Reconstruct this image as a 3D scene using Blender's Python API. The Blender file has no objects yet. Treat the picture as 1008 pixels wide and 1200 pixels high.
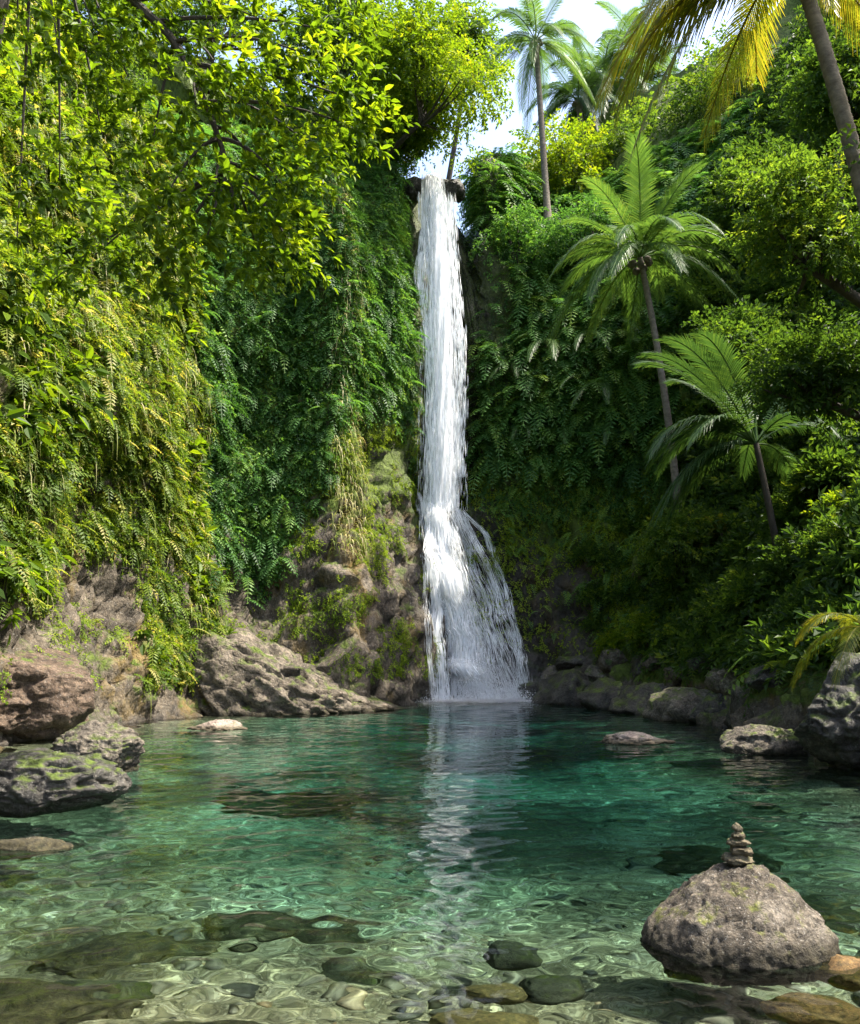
import bpy, math, random
import numpy as np
from mathutils import Vector, Matrix
from mathutils.bvhtree import BVHTree

sc = bpy.context.scene
COL = sc.collection
R = math.radians
random.seed(7)
rng = np.random.default_rng(11)

# ------------------------------------------------------------------ camera
PITCH = math.atan(0.17)
CAM_H = 1.6
cam = bpy.data.cameras.new('camera')
cam.sensor_fit = 'HORIZONTAL'; cam.sensor_width = 36.0; cam.lens = 36.0 * 1000 / 1008
cam.clip_start = 0.05; cam.clip_end = 3000
camo = bpy.data.objects.new('camera', cam); COL.objects.link(camo)
camo.location = (0, 0, CAM_H); camo.rotation_euler = (math.pi / 2 + PITCH, 0, 0)
sc.camera = camo

# ------------------------------------------------------------------ sky, sun, exposure
SUN_EL, SUN_AZ = 60.0, -8.0          # azimuth from +X towards +Y
S = Vector((math.cos(R(SUN_EL)) * math.cos(R(SUN_AZ)), math.cos(R(SUN_EL)) * math.sin(R(SUN_AZ)), math.sin(R(SUN_EL))))
world = bpy.data.worlds.new('World'); sc.world = world; world.use_nodes = True
wn = world.node_tree
bg = wn.nodes['Background']; sky = wn.nodes.new('ShaderNodeTexSky'); sky.sky_type = 'NISHITA'
sky.sun_disc = False; sky.sun_elevation = R(SUN_EL); sky.sun_rotation = math.atan2(S.x, S.y)
sky.dust_density = 4.0; sky.air_density = 1.0
wn.links.new(sky.outputs[0], bg.inputs[0]); bg.inputs[1].default_value = 0.15
sun = bpy.data.lights.new('sun', 'SUN'); sun.energy = 3.6; sun.angle = R(0.53); sun.color = (1.0, 0.93, 0.80)
suno = bpy.data.objects.new('sun', sun); COL.objects.link(suno)
suno.rotation_euler = (-S).to_track_quat('-Z', 'Y').to_euler(); suno.location = S * 80
sun.cycles.is_caustics_light = True
sc.view_settings.view_transform = 'Standard'; sc.view_settings.look = 'None'
sc.view_settings.exposure = 2.0; sc.view_settings.gamma = 1.0
cy = sc.cycles
cy.use_denoising = True; cy.max_bounces = 9; cy.diffuse_bounces = 3; cy.glossy_bounces = 3
cy.transmission_bounces = 6; cy.transparent_max_bounces = 14; cy.sample_clamp_indirect = 6.0
cy.caustics_reflective = False; cy.caustics_refractive = True

# ------------------------------------------------------------------ pixel <-> world helpers (1008 x 1200 frame)
ct, st = math.cos(PITCH), math.sin(PITCH)
def ray(px, py):
    x, y = (px - 504) / 1000, (600 - py) / 1000
    return Vector((x, ct - y * st, st + y * ct))
def pix(px, py, Y):
    r = ray(px, py); return Vector((0, 0, CAM_H)) + r * (Y / r.y)
def onz(px, py, z=0.0):
    r = ray(px, py); return Vector((0, 0, CAM_H)) + r * ((z - CAM_H) / r.z)
def proj(P):
    P = np.asarray(P, float); x = P[..., 0]; y = P[..., 1]; z = P[..., 2] - CAM_H
    d = y * ct + z * st; v = -y * st + z * ct
    d = np.where(d < .05, .05, d)
    return 504 + 1000 * x / d, 600 - 1000 * v / d

# ------------------------------------------------------------------ noise
_H = rng.random((64, 64, 64))
def vnoise(P):
    P = np.asarray(P, float); i = np.floor(P).astype(int); f = P - i; f = f * f * (3 - 2 * f)
    i &= 63; j = (i + 1) & 63
    a = _H
    x0, y0, z0 = i[..., 0], i[..., 1], i[..., 2]; x1, y1, z1 = j[..., 0], j[..., 1], j[..., 2]
    fx, fy, fz = f[..., 0], f[..., 1], f[..., 2]
    c00 = a[x0, y0, z0] * (1 - fx) + a[x1, y0, z0] * fx; c10 = a[x0, y1, z0] * (1 - fx) + a[x1, y1, z0] * fx
    c01 = a[x0, y0, z1] * (1 - fx) + a[x1, y0, z1] * fx; c11 = a[x0, y1, z1] * (1 - fx) + a[x1, y1, z1] * fx
    return ((c00 * (1 - fy) + c10 * fy) * (1 - fz) + (c01 * (1 - fy) + c11 * fy) * fz) * 2 - 1
def fbm(P, octv=4, gain=.5, ridged=False):
    P = np.asarray(P, float); t = 0; a = 1; s = 0
    for k in range(octv):
        n = vnoise(P * (2.03 ** k) + 7.3 * k)
        t = t + a * ((1 - 2 * np.abs(n)) if ridged else n); s += a; a *= gain
    return t / s
def cracks(P, width=.05, octv=2):
    """1 along thin fracture lines, 0 elsewhere"""
    n1 = fbm(np.asarray(P), octv); n2 = fbm(np.asarray(P) * 1.9 + 31, octv)
    return np.maximum(np.exp(-(n1 / width) ** 2), .7 * np.exp(-(n2 / width) ** 2))
def sstep(a, b, x): 
    t = np.clip((x - a) / (b - a), 0, 1); return t * t * (3 - 2 * t)

# ------------------------------------------------------------------ object helpers
def mesh_data(name, V, quads=None, tris=None, attrs=None, smooth=True):
    me = bpy.data.meshes.new(name)
    V = np.asarray(V, np.float32)
    q = np.zeros((0, 4), np.int32) if quads is None else np.asarray(quads, np.int32)
    t = np.zeros((0, 3), np.int32) if tris is None else np.asarray(tris, np.int32)
    me.vertices.add(len(V)); me.vertices.foreach_set('co', V.ravel())
    nl = q.size + t.size; npoly = len(q) + len(t)
    me.loops.add(nl); me.loops.foreach_set('vertex_index', np.concatenate([q.ravel(), t.ravel()]))
    me.polygons.add(npoly)
    ls = np.concatenate([np.arange(len(q)) * 4, len(q) * 4 + np.arange(len(t)) * 3]).astype(np.int32)
    me.polygons.foreach_set('loop_start', ls)
    me.polygons.foreach_set('use_smooth', np.full(npoly, smooth))
    for k, a in (attrs or {}).items():
        at = me.attributes.new(k, 'FLOAT', 'POINT'); at.data.foreach_set('value', np.asarray(a, np.float32))
    me.update(calc_edges=True); me.validate()
    return me
def link(name, me, mat=None, parent=None, loc=None):
    o = bpy.data.objects.new(name, me); COL.objects.link(o)
    if mat is not None and not me.materials: me.materials.append(mat)
    if parent is not None: o.parent = parent
    if loc is not None: o.location = loc
    return o
def tag(o, label=None, cat=None, group=None, kind=None):
    if label: o['label'] = label
    if cat: o['category'] = cat
    if group: o['group'] = group
    if kind: o['kind'] = kind
    return o
def empty(name, loc, label, cat, group=None):
    o = bpy.data.objects.new(name, None); COL.objects.link(o); o.location = loc
    o.empty_display_size = .3
    return tag(o, label, cat, group)

# ------------------------------------------------------------------ materials
def newmat(name):
    m = bpy.data.materials.new(name); m.use_nodes = True; nt = m.node_tree; nt.nodes.clear()
    out = nt.nodes.new('ShaderNodeOutputMaterial')
    def N(t, **kw):
        n = nt.nodes.new('ShaderNode' + t)
        for k, v in kw.items():
            if k in ('operation', 'blend_type', 'data_type', 'attribute_name', 'noise_dimensions', 'feature', 'distribution', 'noise_type', 'clamp_factor'): setattr(n, k, v)
            else: n.inputs[k].default_value = v
        return n
    return m, nt, out, N
def ramp(nt, stops, fac):
    r = nt.nodes.new('ShaderNodeValToRGB'); e = r.color_ramp.elements
    while len(e) < len(stops): e.new(.5)
    for i, (p, c) in enumerate(stops):
        e[i].position = p; e[i].color = (*c, 1)
    nt.links.new(fac, r.inputs[0]); return r.outputs[0]
def leaf_mat(name, stops, trans=.45, tmul=(2.2, 2.0, .8), rough=.5, spec=.25):
    m, nt, out, N = newmat(name); L = nt.links
    a = N('Attribute', attribute_name='tint')
    g = N('NewGeometry'); oi = N('ObjectInfo')
    add = N('Math', operation='MULTIPLY_ADD'); add.inputs[1].default_value = .22; L.new(oi.outputs['Random'], add.inputs[0])
    sub = N('Math', operation='SUBTRACT'); L.new(a.outputs['Fac'], add.inputs[2]); L.new(add.outputs[0], sub.inputs[0]); sub.inputs[1].default_value = .11
    col = ramp(nt, stops, sub.outputs[0])
    p = N('BsdfPrincipled'); L.new(col, p.inputs['Base Color']); p.inputs['Roughness'].default_value = rough
    p.inputs['Specular IOR Level'].default_value = spec
    mu = N('Mix', data_type='RGBA', blend_type='MULTIPLY'); mu.inputs[0].default_value = 1; L.new(col, mu.inputs[6]); mu.inputs[7].default_value = (*tmul, 1)
    t = N('BsdfTranslucent'); L.new(mu.outputs[2], t.inputs['Color'])
    mx = N('MixShader'); mx.inputs[0].default_value = trans; L.new(p.outputs[0], mx.inputs[1]); L.new(t.outputs[0], mx.inputs[2])
    L.new(mx.outputs[0], out.inputs[0]); return m
M = {}
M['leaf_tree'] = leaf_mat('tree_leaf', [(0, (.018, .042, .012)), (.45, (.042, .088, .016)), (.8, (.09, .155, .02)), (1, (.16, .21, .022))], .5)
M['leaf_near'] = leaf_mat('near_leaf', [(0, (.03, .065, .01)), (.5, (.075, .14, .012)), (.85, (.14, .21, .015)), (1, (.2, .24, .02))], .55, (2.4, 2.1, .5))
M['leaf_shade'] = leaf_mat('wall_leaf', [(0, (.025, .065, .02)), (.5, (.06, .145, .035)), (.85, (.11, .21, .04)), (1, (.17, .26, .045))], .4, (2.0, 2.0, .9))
M['fern'] = leaf_mat('fern_leaf', [(0, (.03, .07, .012)), (.5, (.09, .15, .015)), (.85, (.18, .23, .03)), (1, (.3, .28, .09))], .45)
M['moss'] = leaf_mat('moss_leaf', [(0, (.045, .09, .012)), (.5, (.12, .19, .018)), (1, (.24, .31, .03))], .35, rough=.7, spec=.15)
M['straw'] = leaf_mat('hanging_grass_blade', [(0, (.05, .09, .014)), (.35, (.12, .17, .02)), (.65, (.22, .24, .06)), (1, (.42, .37, .22))], .4, (1.7, 1.6, .9))
M['palm'] = leaf_mat('palm_leaf', [(0, (.025, .06, .02)), (.5, (.055, .115, .03)), (1, (.13, .19, .045))], .42, rough=.42, spec=.4)
M['palm_shade_toned'] = leaf_mat('shade_toned_palm_leaf', [(0, (.014, .036, .014)), (.5, (.03, .07, .022)), (1, (.07, .12, .03))], .35)  # darkened copy of the palm leaf: the young palm's shade put into its colour
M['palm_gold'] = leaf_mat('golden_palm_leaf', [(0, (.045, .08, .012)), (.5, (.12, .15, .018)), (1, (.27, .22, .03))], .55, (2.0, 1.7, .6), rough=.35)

def rock_mat(name, c0, c1, c2, moss=(.07, .10, .012), moss_amt=.4, scale=1.0, rough=.85, bump=.6, streak=1.0, use_attr=False, spot=0.3):
    m, nt, out, N = newmat(name); L = nt.links
    tc = N('TexCoord'); mp = N('Mapping'); mp.inputs['Scale'].default_value = (1, 1, streak)
    L.new(tc.outputs['Object'], mp.inputs[0])
    n1 = N('TexNoise', **{'Scale': 1.1 * scale, 'Detail': 9.0, 'Roughness': .62}); L.new(mp.outputs[0], n1.inputs['Vector'])
    n2 = N('TexNoise', **{'Scale': 9 * scale, 'Detail': 6.0, 'Roughness': .7}); L.new(mp.outputs[0], n2.inputs['Vector'])
    v = N('TexVoronoi', feature='DISTANCE_TO_EDGE', **{'Scale': 2.6 * scale}); 
    wa = N('Mix', data_type='VECTOR'); wa.inputs[0].default_value = .35; L.new(mp.outputs[0], wa.inputs[4]); L.new(n1.outputs['Color'], wa.inputs[5]); L.new(wa.outputs[1], v.inputs['Vector'])
    base = ramp(nt, [(.3, c0), (.5, c1), (.7, c2)], n1.outputs[0])
    mu = N('Mix', data_type='RGBA', blend_type='MULTIPLY'); mu.inputs[0].default_value = .75
    L.new(base, mu.inputs[6]); L.new(ramp(nt, [(.34, (.12, .12, .12)), (.5, (.8, .8, .8)), (.66, (1.5, 1.46, 1.4))], n2.outputs[0]), mu.inputs[7])
    cur = mu.outputs[2]
    if use_attr:
        n5 = N('TexNoise', **{'Scale': .55, 'Detail': 7.0, 'Roughness': .65}); L.new(mp.outputs[0], n5.inputs['Vector'])
        oc = N('Mix', data_type='RGBA'); L.new(ramp(nt, [(.54, (0, 0, 0)), (.64, (.75, .75, .75))], n5.outputs[0]), oc.inputs[0]); L.new(cur, oc.inputs[6]); oc.inputs[7].default_value = (.17, .115, .03, 1); cur = oc.outputs[2]
    # pale lichen specks
    n4 = N('TexNoise', **{'Scale': 26 * scale, 'Detail': 3.0}); L.new(tc.outputs['Object'], n4.inputs['Vector'])
    lk = N('Mix', data_type='RGBA'); lr = ramp(nt, [(.6, (0, 0, 0)), (.7, (spot, spot, spot))], n4.outputs[0]); L.new(lr, lk.inputs[0])
    L.new(cur, lk.inputs[6]); lk.inputs[7].default_value = (.42, .40, .36, 1); cur = lk.outputs[2]
    # moss: upward facing and by noise
    g = N('NewGeometry'); sx = N('SeparateXYZ'); L.new(g.outputs['Normal'], sx.inputs[0])
    n3 = N('TexNoise', **{'Scale': 1.9 * scale, 'Detail': 8.0, 'Roughness': .68}); L.new(tc.outputs['Object'], n3.inputs['Vector'])
    ma = N('Math', operation='MULTIPLY_ADD'); L.new(sx.outputs[2], ma.inputs[0]); ma.inputs[1].default_value = .16; L.new(n3.outputs[0], ma.inputs[2])
    last = ma.outputs[0]
    if use_attr:
        at = N('Attribute', attribute_name='moss'); mb = N('Math', operation='MULTIPLY_ADD'); L.new(at.outputs['Fac'], mb.inputs[0]); mb.inputs[1].default_value = .45; L.new(last, mb.inputs[2]); last = mb.outputs[0]
    th = .78 - .36 * moss_amt
    mf = ramp(nt, [(th - .05, (0, 0, 0)), (th + .07, (1, 1, 1))], last)
    mcol = ramp(nt, [(.35, tuple(x * .45 for x in moss)), (.65, tuple(x * 1.5 for x in moss))], n2.outputs[0])
    mm = N('Mix', data_type='RGBA'); L.new(mf, mm.inputs[0]); L.new(cur, mm.inputs[6]); L.new(mcol, mm.inputs[7]); cur = mm.outputs[2]
    p = N('BsdfPrincipled'); p.inputs['Specular IOR Level'].default_value = .35
    if use_attr:
        wt = N('Attribute', attribute_name='wet'); wm = N('Mix', data_type='RGBA', blend_type='MULTIPLY'); L.new(wt.outputs['Fac'], wm.inputs[0]); L.new(cur, wm.inputs[6]); wm.inputs[7].default_value = (.33, .33, .36, 1); cur = wm.outputs[2]
        mr = N('MapRange'); L.new(wt.outputs['Fac'], mr.inputs[0]); mr.inputs[3].default_value = rough; mr.inputs[4].default_value = .22; L.new(mr.outputs[0], p.inputs['Roughness'])
    else:
        # waterline: damp, darker band where the stone stands in the pool (world height)
        pz = N('SeparateXYZ'); L.new(g.outputs['Position'], pz.inputs[0])
        wz = N('Math', operation='MULTIPLY_ADD'); L.new(n2.outputs[0], wz.inputs[0]); wz.inputs[1].default_value = -.10; L.new(pz.outputs[2], wz.inputs[2])
        mr = N('MapRange'); L.new(wz.outputs[0], mr.inputs[0]); mr.inputs[1].default_value = -.01; mr.inputs[2].default_value = .08; mr.inputs[3].default_value = 1; mr.inputs[4].default_value = 0
        wm = N('Mix', data_type='RGBA', blend_type='MULTIPLY'); L.new(mr.outputs[0], wm.inputs[0]); L.new(cur, wm.inputs[6]); wm.inputs[7].default_value = (.3, .3, .22, 1); cur = wm.outputs[2]
        p.inputs['Roughness'].default_value = rough
    L.new(cur, p.inputs['Base Color'])
    b = N('Bump'); b.inputs['Strength'].default_value = bump; b.inputs['Distance'].default_value = .08 / scale
    h = N('Math', operation='MULTIPLY_ADD'); L.new(n2.outputs[0], h.inputs[0]); h.inputs[1].default_value = 1.3; L.new(n1.outputs[0], h.inputs[2])
    vr = N('MapRange'); L.new(v.outputs[0], vr.inputs[0]); vr.inputs[2].default_value = .09; vr.inputs[3].default_value = -.35; vr.inputs[4].default_value = 0
    h2 = N('Math', operation='ADD'); L.new(h.outputs[0], h2.inputs[0]); L.new(vr.outputs[0], h2.inputs[1])
    h3 = N('Math', operation='MULTIPLY_ADD'); L.new(mf, h3.inputs[0]); h3.inputs[1].default_value = .25; L.new(h2.outputs[0], h3.inputs[2])
    L.new(h3.outputs[0], b.inputs['Height']); L.new(b.outputs[0], p.inputs['Normal'])
    L.new(p.outputs[0], out.inputs[0]); return m
M['cliff'] = rock_mat('cliff_rock', (.035, .029, .022), (.10, .082, .06), (.19, .158, .12), moss_amt=.36, scale=.9, streak=.6, use_attr=True, bump=1.0)
M['rock'] = rock_mat('grey_rock', (.05, .042, .033), (.135, .115, .09), (.24, .21, .17), moss_amt=.33, scale=1.6, bump=1.0)
M['slab'] = rock_mat('slab_rock', (.035, .029, .022), (.12, .099, .074), (.22, .185, .145), moss_amt=.34, scale=1.1, bump=1.0)
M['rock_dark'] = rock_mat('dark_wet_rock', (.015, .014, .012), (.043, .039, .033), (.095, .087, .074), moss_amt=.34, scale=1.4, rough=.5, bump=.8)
M['rock_sub'] = rock_mat('algae_brown_rock', (.035, .03, .017), (.10, .085, .05), (.18, .155, .1), moss_amt=.05, scale=2.2, bump=.6, moss=(.05, .055, .015))
M['rock_red'] = rock_mat('reddish_rock', (.03, .021, .014), (.088, .06, .041), (.165, .12, .086), moss_amt=.2, scale=1.5, bump=.8)
M['rock_fore'] = rock_mat('speckled_rock', (.036, .028, .02), (.10, .083, .062), (.19, .165, .132), moss_amt=.2, scale=3.4, bump=.9, moss=(.09, .10, .015), spot=.5)
M['rock_gold'] = rock_mat('golden_river_stone', (.20, .15, .06), (.32, .25, .11), (.42, .34, .18), moss_amt=.1, scale=4, bump=.4, moss=(.09, .10, .015))
M['rock_orange'] = rock_mat('orange_river_stone', (.24, .13, .045), (.38, .22, .09), (.46, .31, .16), moss_amt=.05, scale=4, bump=.4)
M['rock_teal'] = rock_mat('dark_river_stone', (.05, .06, .05), (.10, .11, .09), (.17, .17, .13), moss_amt=.3, scale=4, bump=.4)
M['cairn'] = rock_mat('cairn_pebble', (.045, .036, .02), (.10, .082, .048), (.17, .14, .09), moss_amt=.1, scale=14, bump=.5)
M['drift'] = rock_mat('bleached_flat_rock', (.14, .11, .09), (.24, .19, .16), (.34, .29, .25), moss_amt=.05, scale=3, bump=.5)

def bark_mat(name, c0, c1, ring=0.0):
    m, nt, out, N = newmat(name); L = nt.links
    tc = N('TexCoord'); mp = N('Mapping'); mp.inputs['Scale'].default_value = (1, 1, .35) if not ring else (.6, .6, 1); L.new(tc.outputs['Object'], mp.inputs[0])
    n = N('TexNoise', **{'Scale': 9.0, 'Detail': 7.0, 'Roughness': .7}); L.new(mp.outputs[0], n.inputs['Vector'])
    c = ramp(nt, [(.3, c0), (.7, c1)], n.outputs[0])
    p = N('BsdfPrincipled'); p.inputs['Roughness'].default_value = .9; L.new(c, p.inputs['Base Color'])
    b = N('Bump'); b.inputs['Strength'].default_value = .7; b.inputs['Distance'].default_value = .04; L.new(n.outputs[0], b.inputs['Height']); L.new(b.outputs[0], p.inputs['Normal'])
    L.new(p.outputs[0], out.inputs[0]); return m
M['bark'] = bark_mat('dark_bark', (.012, .010, .008), (.06, .048, .036))
M['palm_bark'] = bark_mat('palm_bark', (.06, .05, .038), (.19, .16, .125), 1)
M['root'] = bark_mat('dry_stem', (.1, .07, .04), (.3, .23, .14))

# pool bed: small pale gravel and cobbles
def bed_mat():
    m, nt, out, N = newmat('pool_gravel'); L = nt.links
    g = N('NewGeometry')
    n0 = N('TexNoise', **{'Scale': 3.0, 'Detail': 4.0}); L.new(g.outputs['Position'], n0.inputs['Vector'])
    wa = N('Mix', data_type='VECTOR'); wa.inputs[0].default_value = .12; L.new(g.outputs['Position'], wa.inputs[4]); L.new(n0.outputs['Color'], wa.inputs[5])
    v1 = N('TexVoronoi', **{'Scale': 17.0}); L.new(wa.outputs[1], v1.inputs['Vector'])
    v2 = N('TexVoronoi', feature='DISTANCE_TO_EDGE', **{'Scale': 17.0}); L.new(wa.outputs[1], v2.inputs['Vector'])
    sp = N('SeparateXYZ'); L.new(v1.outputs['Color'], sp.inputs[0])
    v3 = N('TexVoronoi', **{'Scale': 52.0}); L.new(wa.outputs[1], v3.inputs['Vector']); s3 = N('SeparateXYZ'); L.new(v3.outputs['Color'], s3.inputs[0])
    mxv = N('Math', operation='MULTIPLY_ADD'); L.new(sp.outputs[0], mxv.inputs[0]); mxv.inputs[1].default_value = .45; sc3 = N('Math', operation='MULTIPLY'); L.new(s3.outputs[0], sc3.inputs[0]); sc3.inputs[1].default_value = .55; L.new(sc3.outputs[0], mxv.inputs[2]); sp = mxv
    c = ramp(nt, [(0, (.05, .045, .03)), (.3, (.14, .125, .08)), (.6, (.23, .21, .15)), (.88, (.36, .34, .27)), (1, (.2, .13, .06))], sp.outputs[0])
    n1 = N('TexNoise', **{'Scale': .5, 'Detail': 5.0}); L.new(g.outputs['Position'], n1.inputs['Vector'])
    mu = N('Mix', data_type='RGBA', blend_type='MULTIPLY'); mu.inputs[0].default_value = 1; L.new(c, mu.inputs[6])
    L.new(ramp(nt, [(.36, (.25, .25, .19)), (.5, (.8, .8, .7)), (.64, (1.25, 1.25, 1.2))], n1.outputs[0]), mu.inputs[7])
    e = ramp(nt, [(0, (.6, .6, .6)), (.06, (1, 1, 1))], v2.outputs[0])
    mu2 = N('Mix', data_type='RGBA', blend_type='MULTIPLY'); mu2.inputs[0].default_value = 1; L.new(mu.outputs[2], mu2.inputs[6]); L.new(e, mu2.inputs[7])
    p = N('BsdfPrincipled'); p.inputs['Roughness'].default_value = .8; L.new(mu2.outputs[2], p.inputs['Base Color'])
    b = N('Bump'); b.inputs['Strength'].default_value = .8; b.inputs['Distance'].default_value = .05; L.new(v2.outputs[0], b.inputs['Height']); L.new(b.outputs[0], p.inputs['Normal'])
    L.new(p.outputs[0], out.inputs[0]); return m
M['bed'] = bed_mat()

def water_mat():
    m, nt, out, N = newmat('clear_pool_water'); L = nt.links
    at = N('Attribute', attribute_name='depth')
    c = ramp(nt, [(0, (.98, .99, .97)), (.12, (.90, .95, .90)), (.3, (.66, .86, .80)), (.55, (.36, .70, .66)), (.8, (.14, .51, .53)), (1, (.06, .38, .43))], at.outputs['Fac'])
    r = N('BsdfRefraction'); r.inputs['IOR'].default_value = 1.33; r.inputs['Roughness'].default_value = 0; L.new(c, r.inputs['Color'])
    gl = N('BsdfGlossy'); gl.inputs['Roughness'].default_value = 0.02
    f = N('Fresnel'); f.inputs['IOR'].default_value = 1.33
    mx = N('MixShader'); L.new(f.outputs[0], mx.inputs[0]); L.new(r.outputs[0], mx.inputs[1]); L.new(gl.outputs[0], mx.inputs[2])
    L.new(mx.outputs[0], out.inputs[0]); return m
M['water'] = water_mat()

def fall_mat(name, alpha_scale=None):
    m, nt, out, N = newmat(name); L = nt.links
    d = N('BsdfDiffuse'); d.inputs[0].default_value = (.95, .96, .97, 1)
    t = N('BsdfTranslucent'); t.inputs[0].default_value = (.9, .93, .96, 1)
    mx = N('MixShader'); mx.inputs[0].default_value = .35; L.new(d.outputs[0], mx.inputs[1]); L.new(t.outputs[0], mx.inputs[2])
    res = mx.outputs[0]
    if alpha_scale:
        tc = N('TexCoord'); mp = N('Mapping'); mp.inputs['Scale'].default_value = (9, 9, alpha_scale); L.new(tc.outputs['Object'], mp.inputs[0])
        n = N('TexNoise', **{'Scale': 1.0, 'Detail': 6.0, 'Roughness': .7}); L.new(mp.outputs[0], n.inputs['Vector'])
        at = N('Attribute', attribute_name='dens'); 
        s = N('Math', operation='ADD'); L.new(n.outputs[0], s.inputs[0]); L.new(at.outputs['Fac'], s.inputs[1])
        a = ramp(nt, [(.5, (0, 0, 0)), (.95, (.9, .9, .9))], s.outputs[0])
        tr = N('BsdfTransparent'); m2 = N('MixShader'); L.new(a, m2.inputs[0]); L.new(tr.outputs[0], m2.inputs[1]); L.new(res, m2.inputs[2]); res = m2.outputs[0]
    L.new(res, out.inputs[0]); return m
M['fall_sheet'] = fall_mat('falling_water_veil', .45)
M['fall'] = fall_mat('white_water')

# ------------------------------------------------------------------ gorge walls (one parametric strip, cut in four)
ZL = [-4, -1, 0, 1.5, 3, 5, 7, 9, 11, 14, 17, 20, 22, 24, 27, 32]
def prof(**kw):
    zs = sorted((float(k[1:].replace('_', '.')) * (1 if k[0] == 'p' else -1), v) for k, v in kw.items()); return zs
#            X      Y    [(z, outward offset)]
ST = [
 (-7.5, -6,  [(-4, -.5), (0, 0), (4, .5), (8, 1.2), (14, 3), (20, 6), (32, 16)]),
 (-7.6,  2,  [(-4, -.5), (0, 0), (4, .4), (8, 1.0), (14, 2.5), (20, 5), (32, 14)]),
 (-7.8,  9,  [(-4, -.8), (0, 0), (3, .3), (8, .6), (14, 1.6), (20, 4), (32, 12)]),
 (-8.4, 15,  [(-4, -1.0), (0, 0), (2, .3), (5, .9), (9, .9), (14, 1.6), (20, 4), (26, 8), (32, 13)]),
 (-8.7, 19,  [(-4, -1.2), (0, -.2), (2, .3), (4.5, 1.0), (6, .7), (9, .8), (14, 1.8), (20, 4), (26, 8), (32, 13)]),
 (-8.0, 22.6,[(-4, -1.4), (0, -.3), (2, .3), (4, .9), (5.5, .5), (9, .5), (12, 1.0), (16, 2.6), (20, 4.5), (26, 8), (32, 13)]),
 (-6.9, 25.2,[(-4, -1.4), (0, -.2), (3, .9), (6, 1.3), (9, 1.2), (13, 1.5), (17, 2.6), (20, 4.2), (24, 8), (32, 15)]),
 (-6.0, 27.6,[(-4, -2.2), (0, -1.0), (3, .1), (6, .9), (9, 1.2), (13, 1.4), (18, 1.8), (21, 3.6), (24, 8), (32, 16)]),
 (-4.6, 28.6,[(-4, -2.6), (0, -1.4), (3, -.3), (6, .5), (9, .8), (13, 1.0), (18, 1.3), (21, 3.0), (24, 8), (32, 16)]),
 (-3.2, 28.9,[(-4, -3.0), (0, -1.7), (3, -.9), (6, -.1), (9, .2), (13, .2), (18, .5), (21, 2), (24, 7), (32, 16)]),
 (-2.2, 30.6,[(-4, -2.4), (0, -1.1), (3, -.55), (6, .1), (9, .5), (13, .4), (18, .7), (21, 2), (24, 7), (32, 16)]),
 (-1.2, 32.8,[(-4, -2.4), (0, -1.2), (3, -.8), (6, -.1), (9, .5), (13, .4), (19, .4), (22, .6), (24.3, 1.3), (26, 6), (32, 17)]),
 (-.2, 34.2, [(-4, -3.0), (0, -2.0), (3, -1.5), (6, -.9), (7.4, -.4), (8.2, .6), (13, .6), (19, .4), (22.0, .6), (22.6, 4), (24, 14), (32, 32)]),
 (.9, 34.6,  [(-4, -3.0), (0, -2.2), (3, -1.7), (6, -1.0), (7.4, -.5), (8.2, .5), (13, .5), (19, .4), (21.8, .6), (22.4, 4), (24, 14), (32, 32)]),
 (2.0, 34.3, [(-4, -2.6), (0, -1.6), (3, -1.2), (6, -.4), (9, .3), (14, .4), (20, .6), (23, 1.3), (25, 3.5), (27, 8), (32, 18)]),
 (3.4, 33.7, [(-4, -2.4), (0, -1.2), (3, -.5), (6, .3), (9, .9), (11, .4), (14, .3), (18, 1.4), (22, 4), (27, 9), (32, 14)]),
 (5.2, 32.6, [(-4, -2.0), (0, -.6), (3, .3), (6, 1.1), (8.5, 1.3), (10, .6), (13, .7), (16, 1.6), (20, 4), (26, 8), (32, 12)]),
 (7.0, 30.0, [(-4, -2.4), (0, -.6), (3, 1.4), (6, 2.2), (9, 2.7), (11, 2.5), (14, 3.2), (20, 5), (26, 9), (32, 12)]),
 (7.8, 26.0, [(-4, -2.6), (0, -.4), (1.5, .8), (5, 2.6), (9, 4.6), (14, 6.6), (20, 8.6), (26, 11), (32, 14)]),
 (7.8, 21.0, [(-4, -2.4), (0, -.2), (1.2, .8), (5, 2.8), (9, 5.2), (14, 8.0), (20, 11), (32, 18)]),
 (7.2, 16.0, [(-4, -2.2), (0, 0), (1.0, .8), (4, 2.6), (8, 5.6), (14, 10), (20, 15), (32, 25)]),
 (6.9, 11.0, [(-4, -2.0), (0, 0), (1.0, .9), (4, 3.6), (8, 8.6), (14, 16), (20, 23), (32, 36)]),
 (6.8, 4.0,  [(-4, -2.0), (0, 0), (1.0, 1.2), (4, 6), (8, 13), (14, 22), (20, 31), (32, 46)]),
 (6.8, -6,   [(-4, -2.0), (0, 0), (1.0, 1.2), (4, 6), (8, 13), (14, 22), (20, 31), (32, 46)]),
]
def catmull(A, u):
    A = np.asarray(A, float); n = len(A); i = np.clip(np.floor(u).astype(int), 0, n - 2); f = (u - i)[:, None]
    g = lambda k: A[np.clip(k, 0, n - 1)]
    p0, p1, p2, p3 = g(i - 1), g(i), g(i + 1), g(i + 2)
    return .5 * (2 * p1 + (p2 - p0) * f + (2 * p0 - 5 * p1 + 4 * p2 - p3) * f ** 2 + (3 * p1 - p0 - 3 * p2 + p3) * f ** 3)
NR = 250
zf = np.concatenate([np.linspace(-4, 26, 601), np.linspace(26.05, 32, 100)])
profs = []
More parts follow.
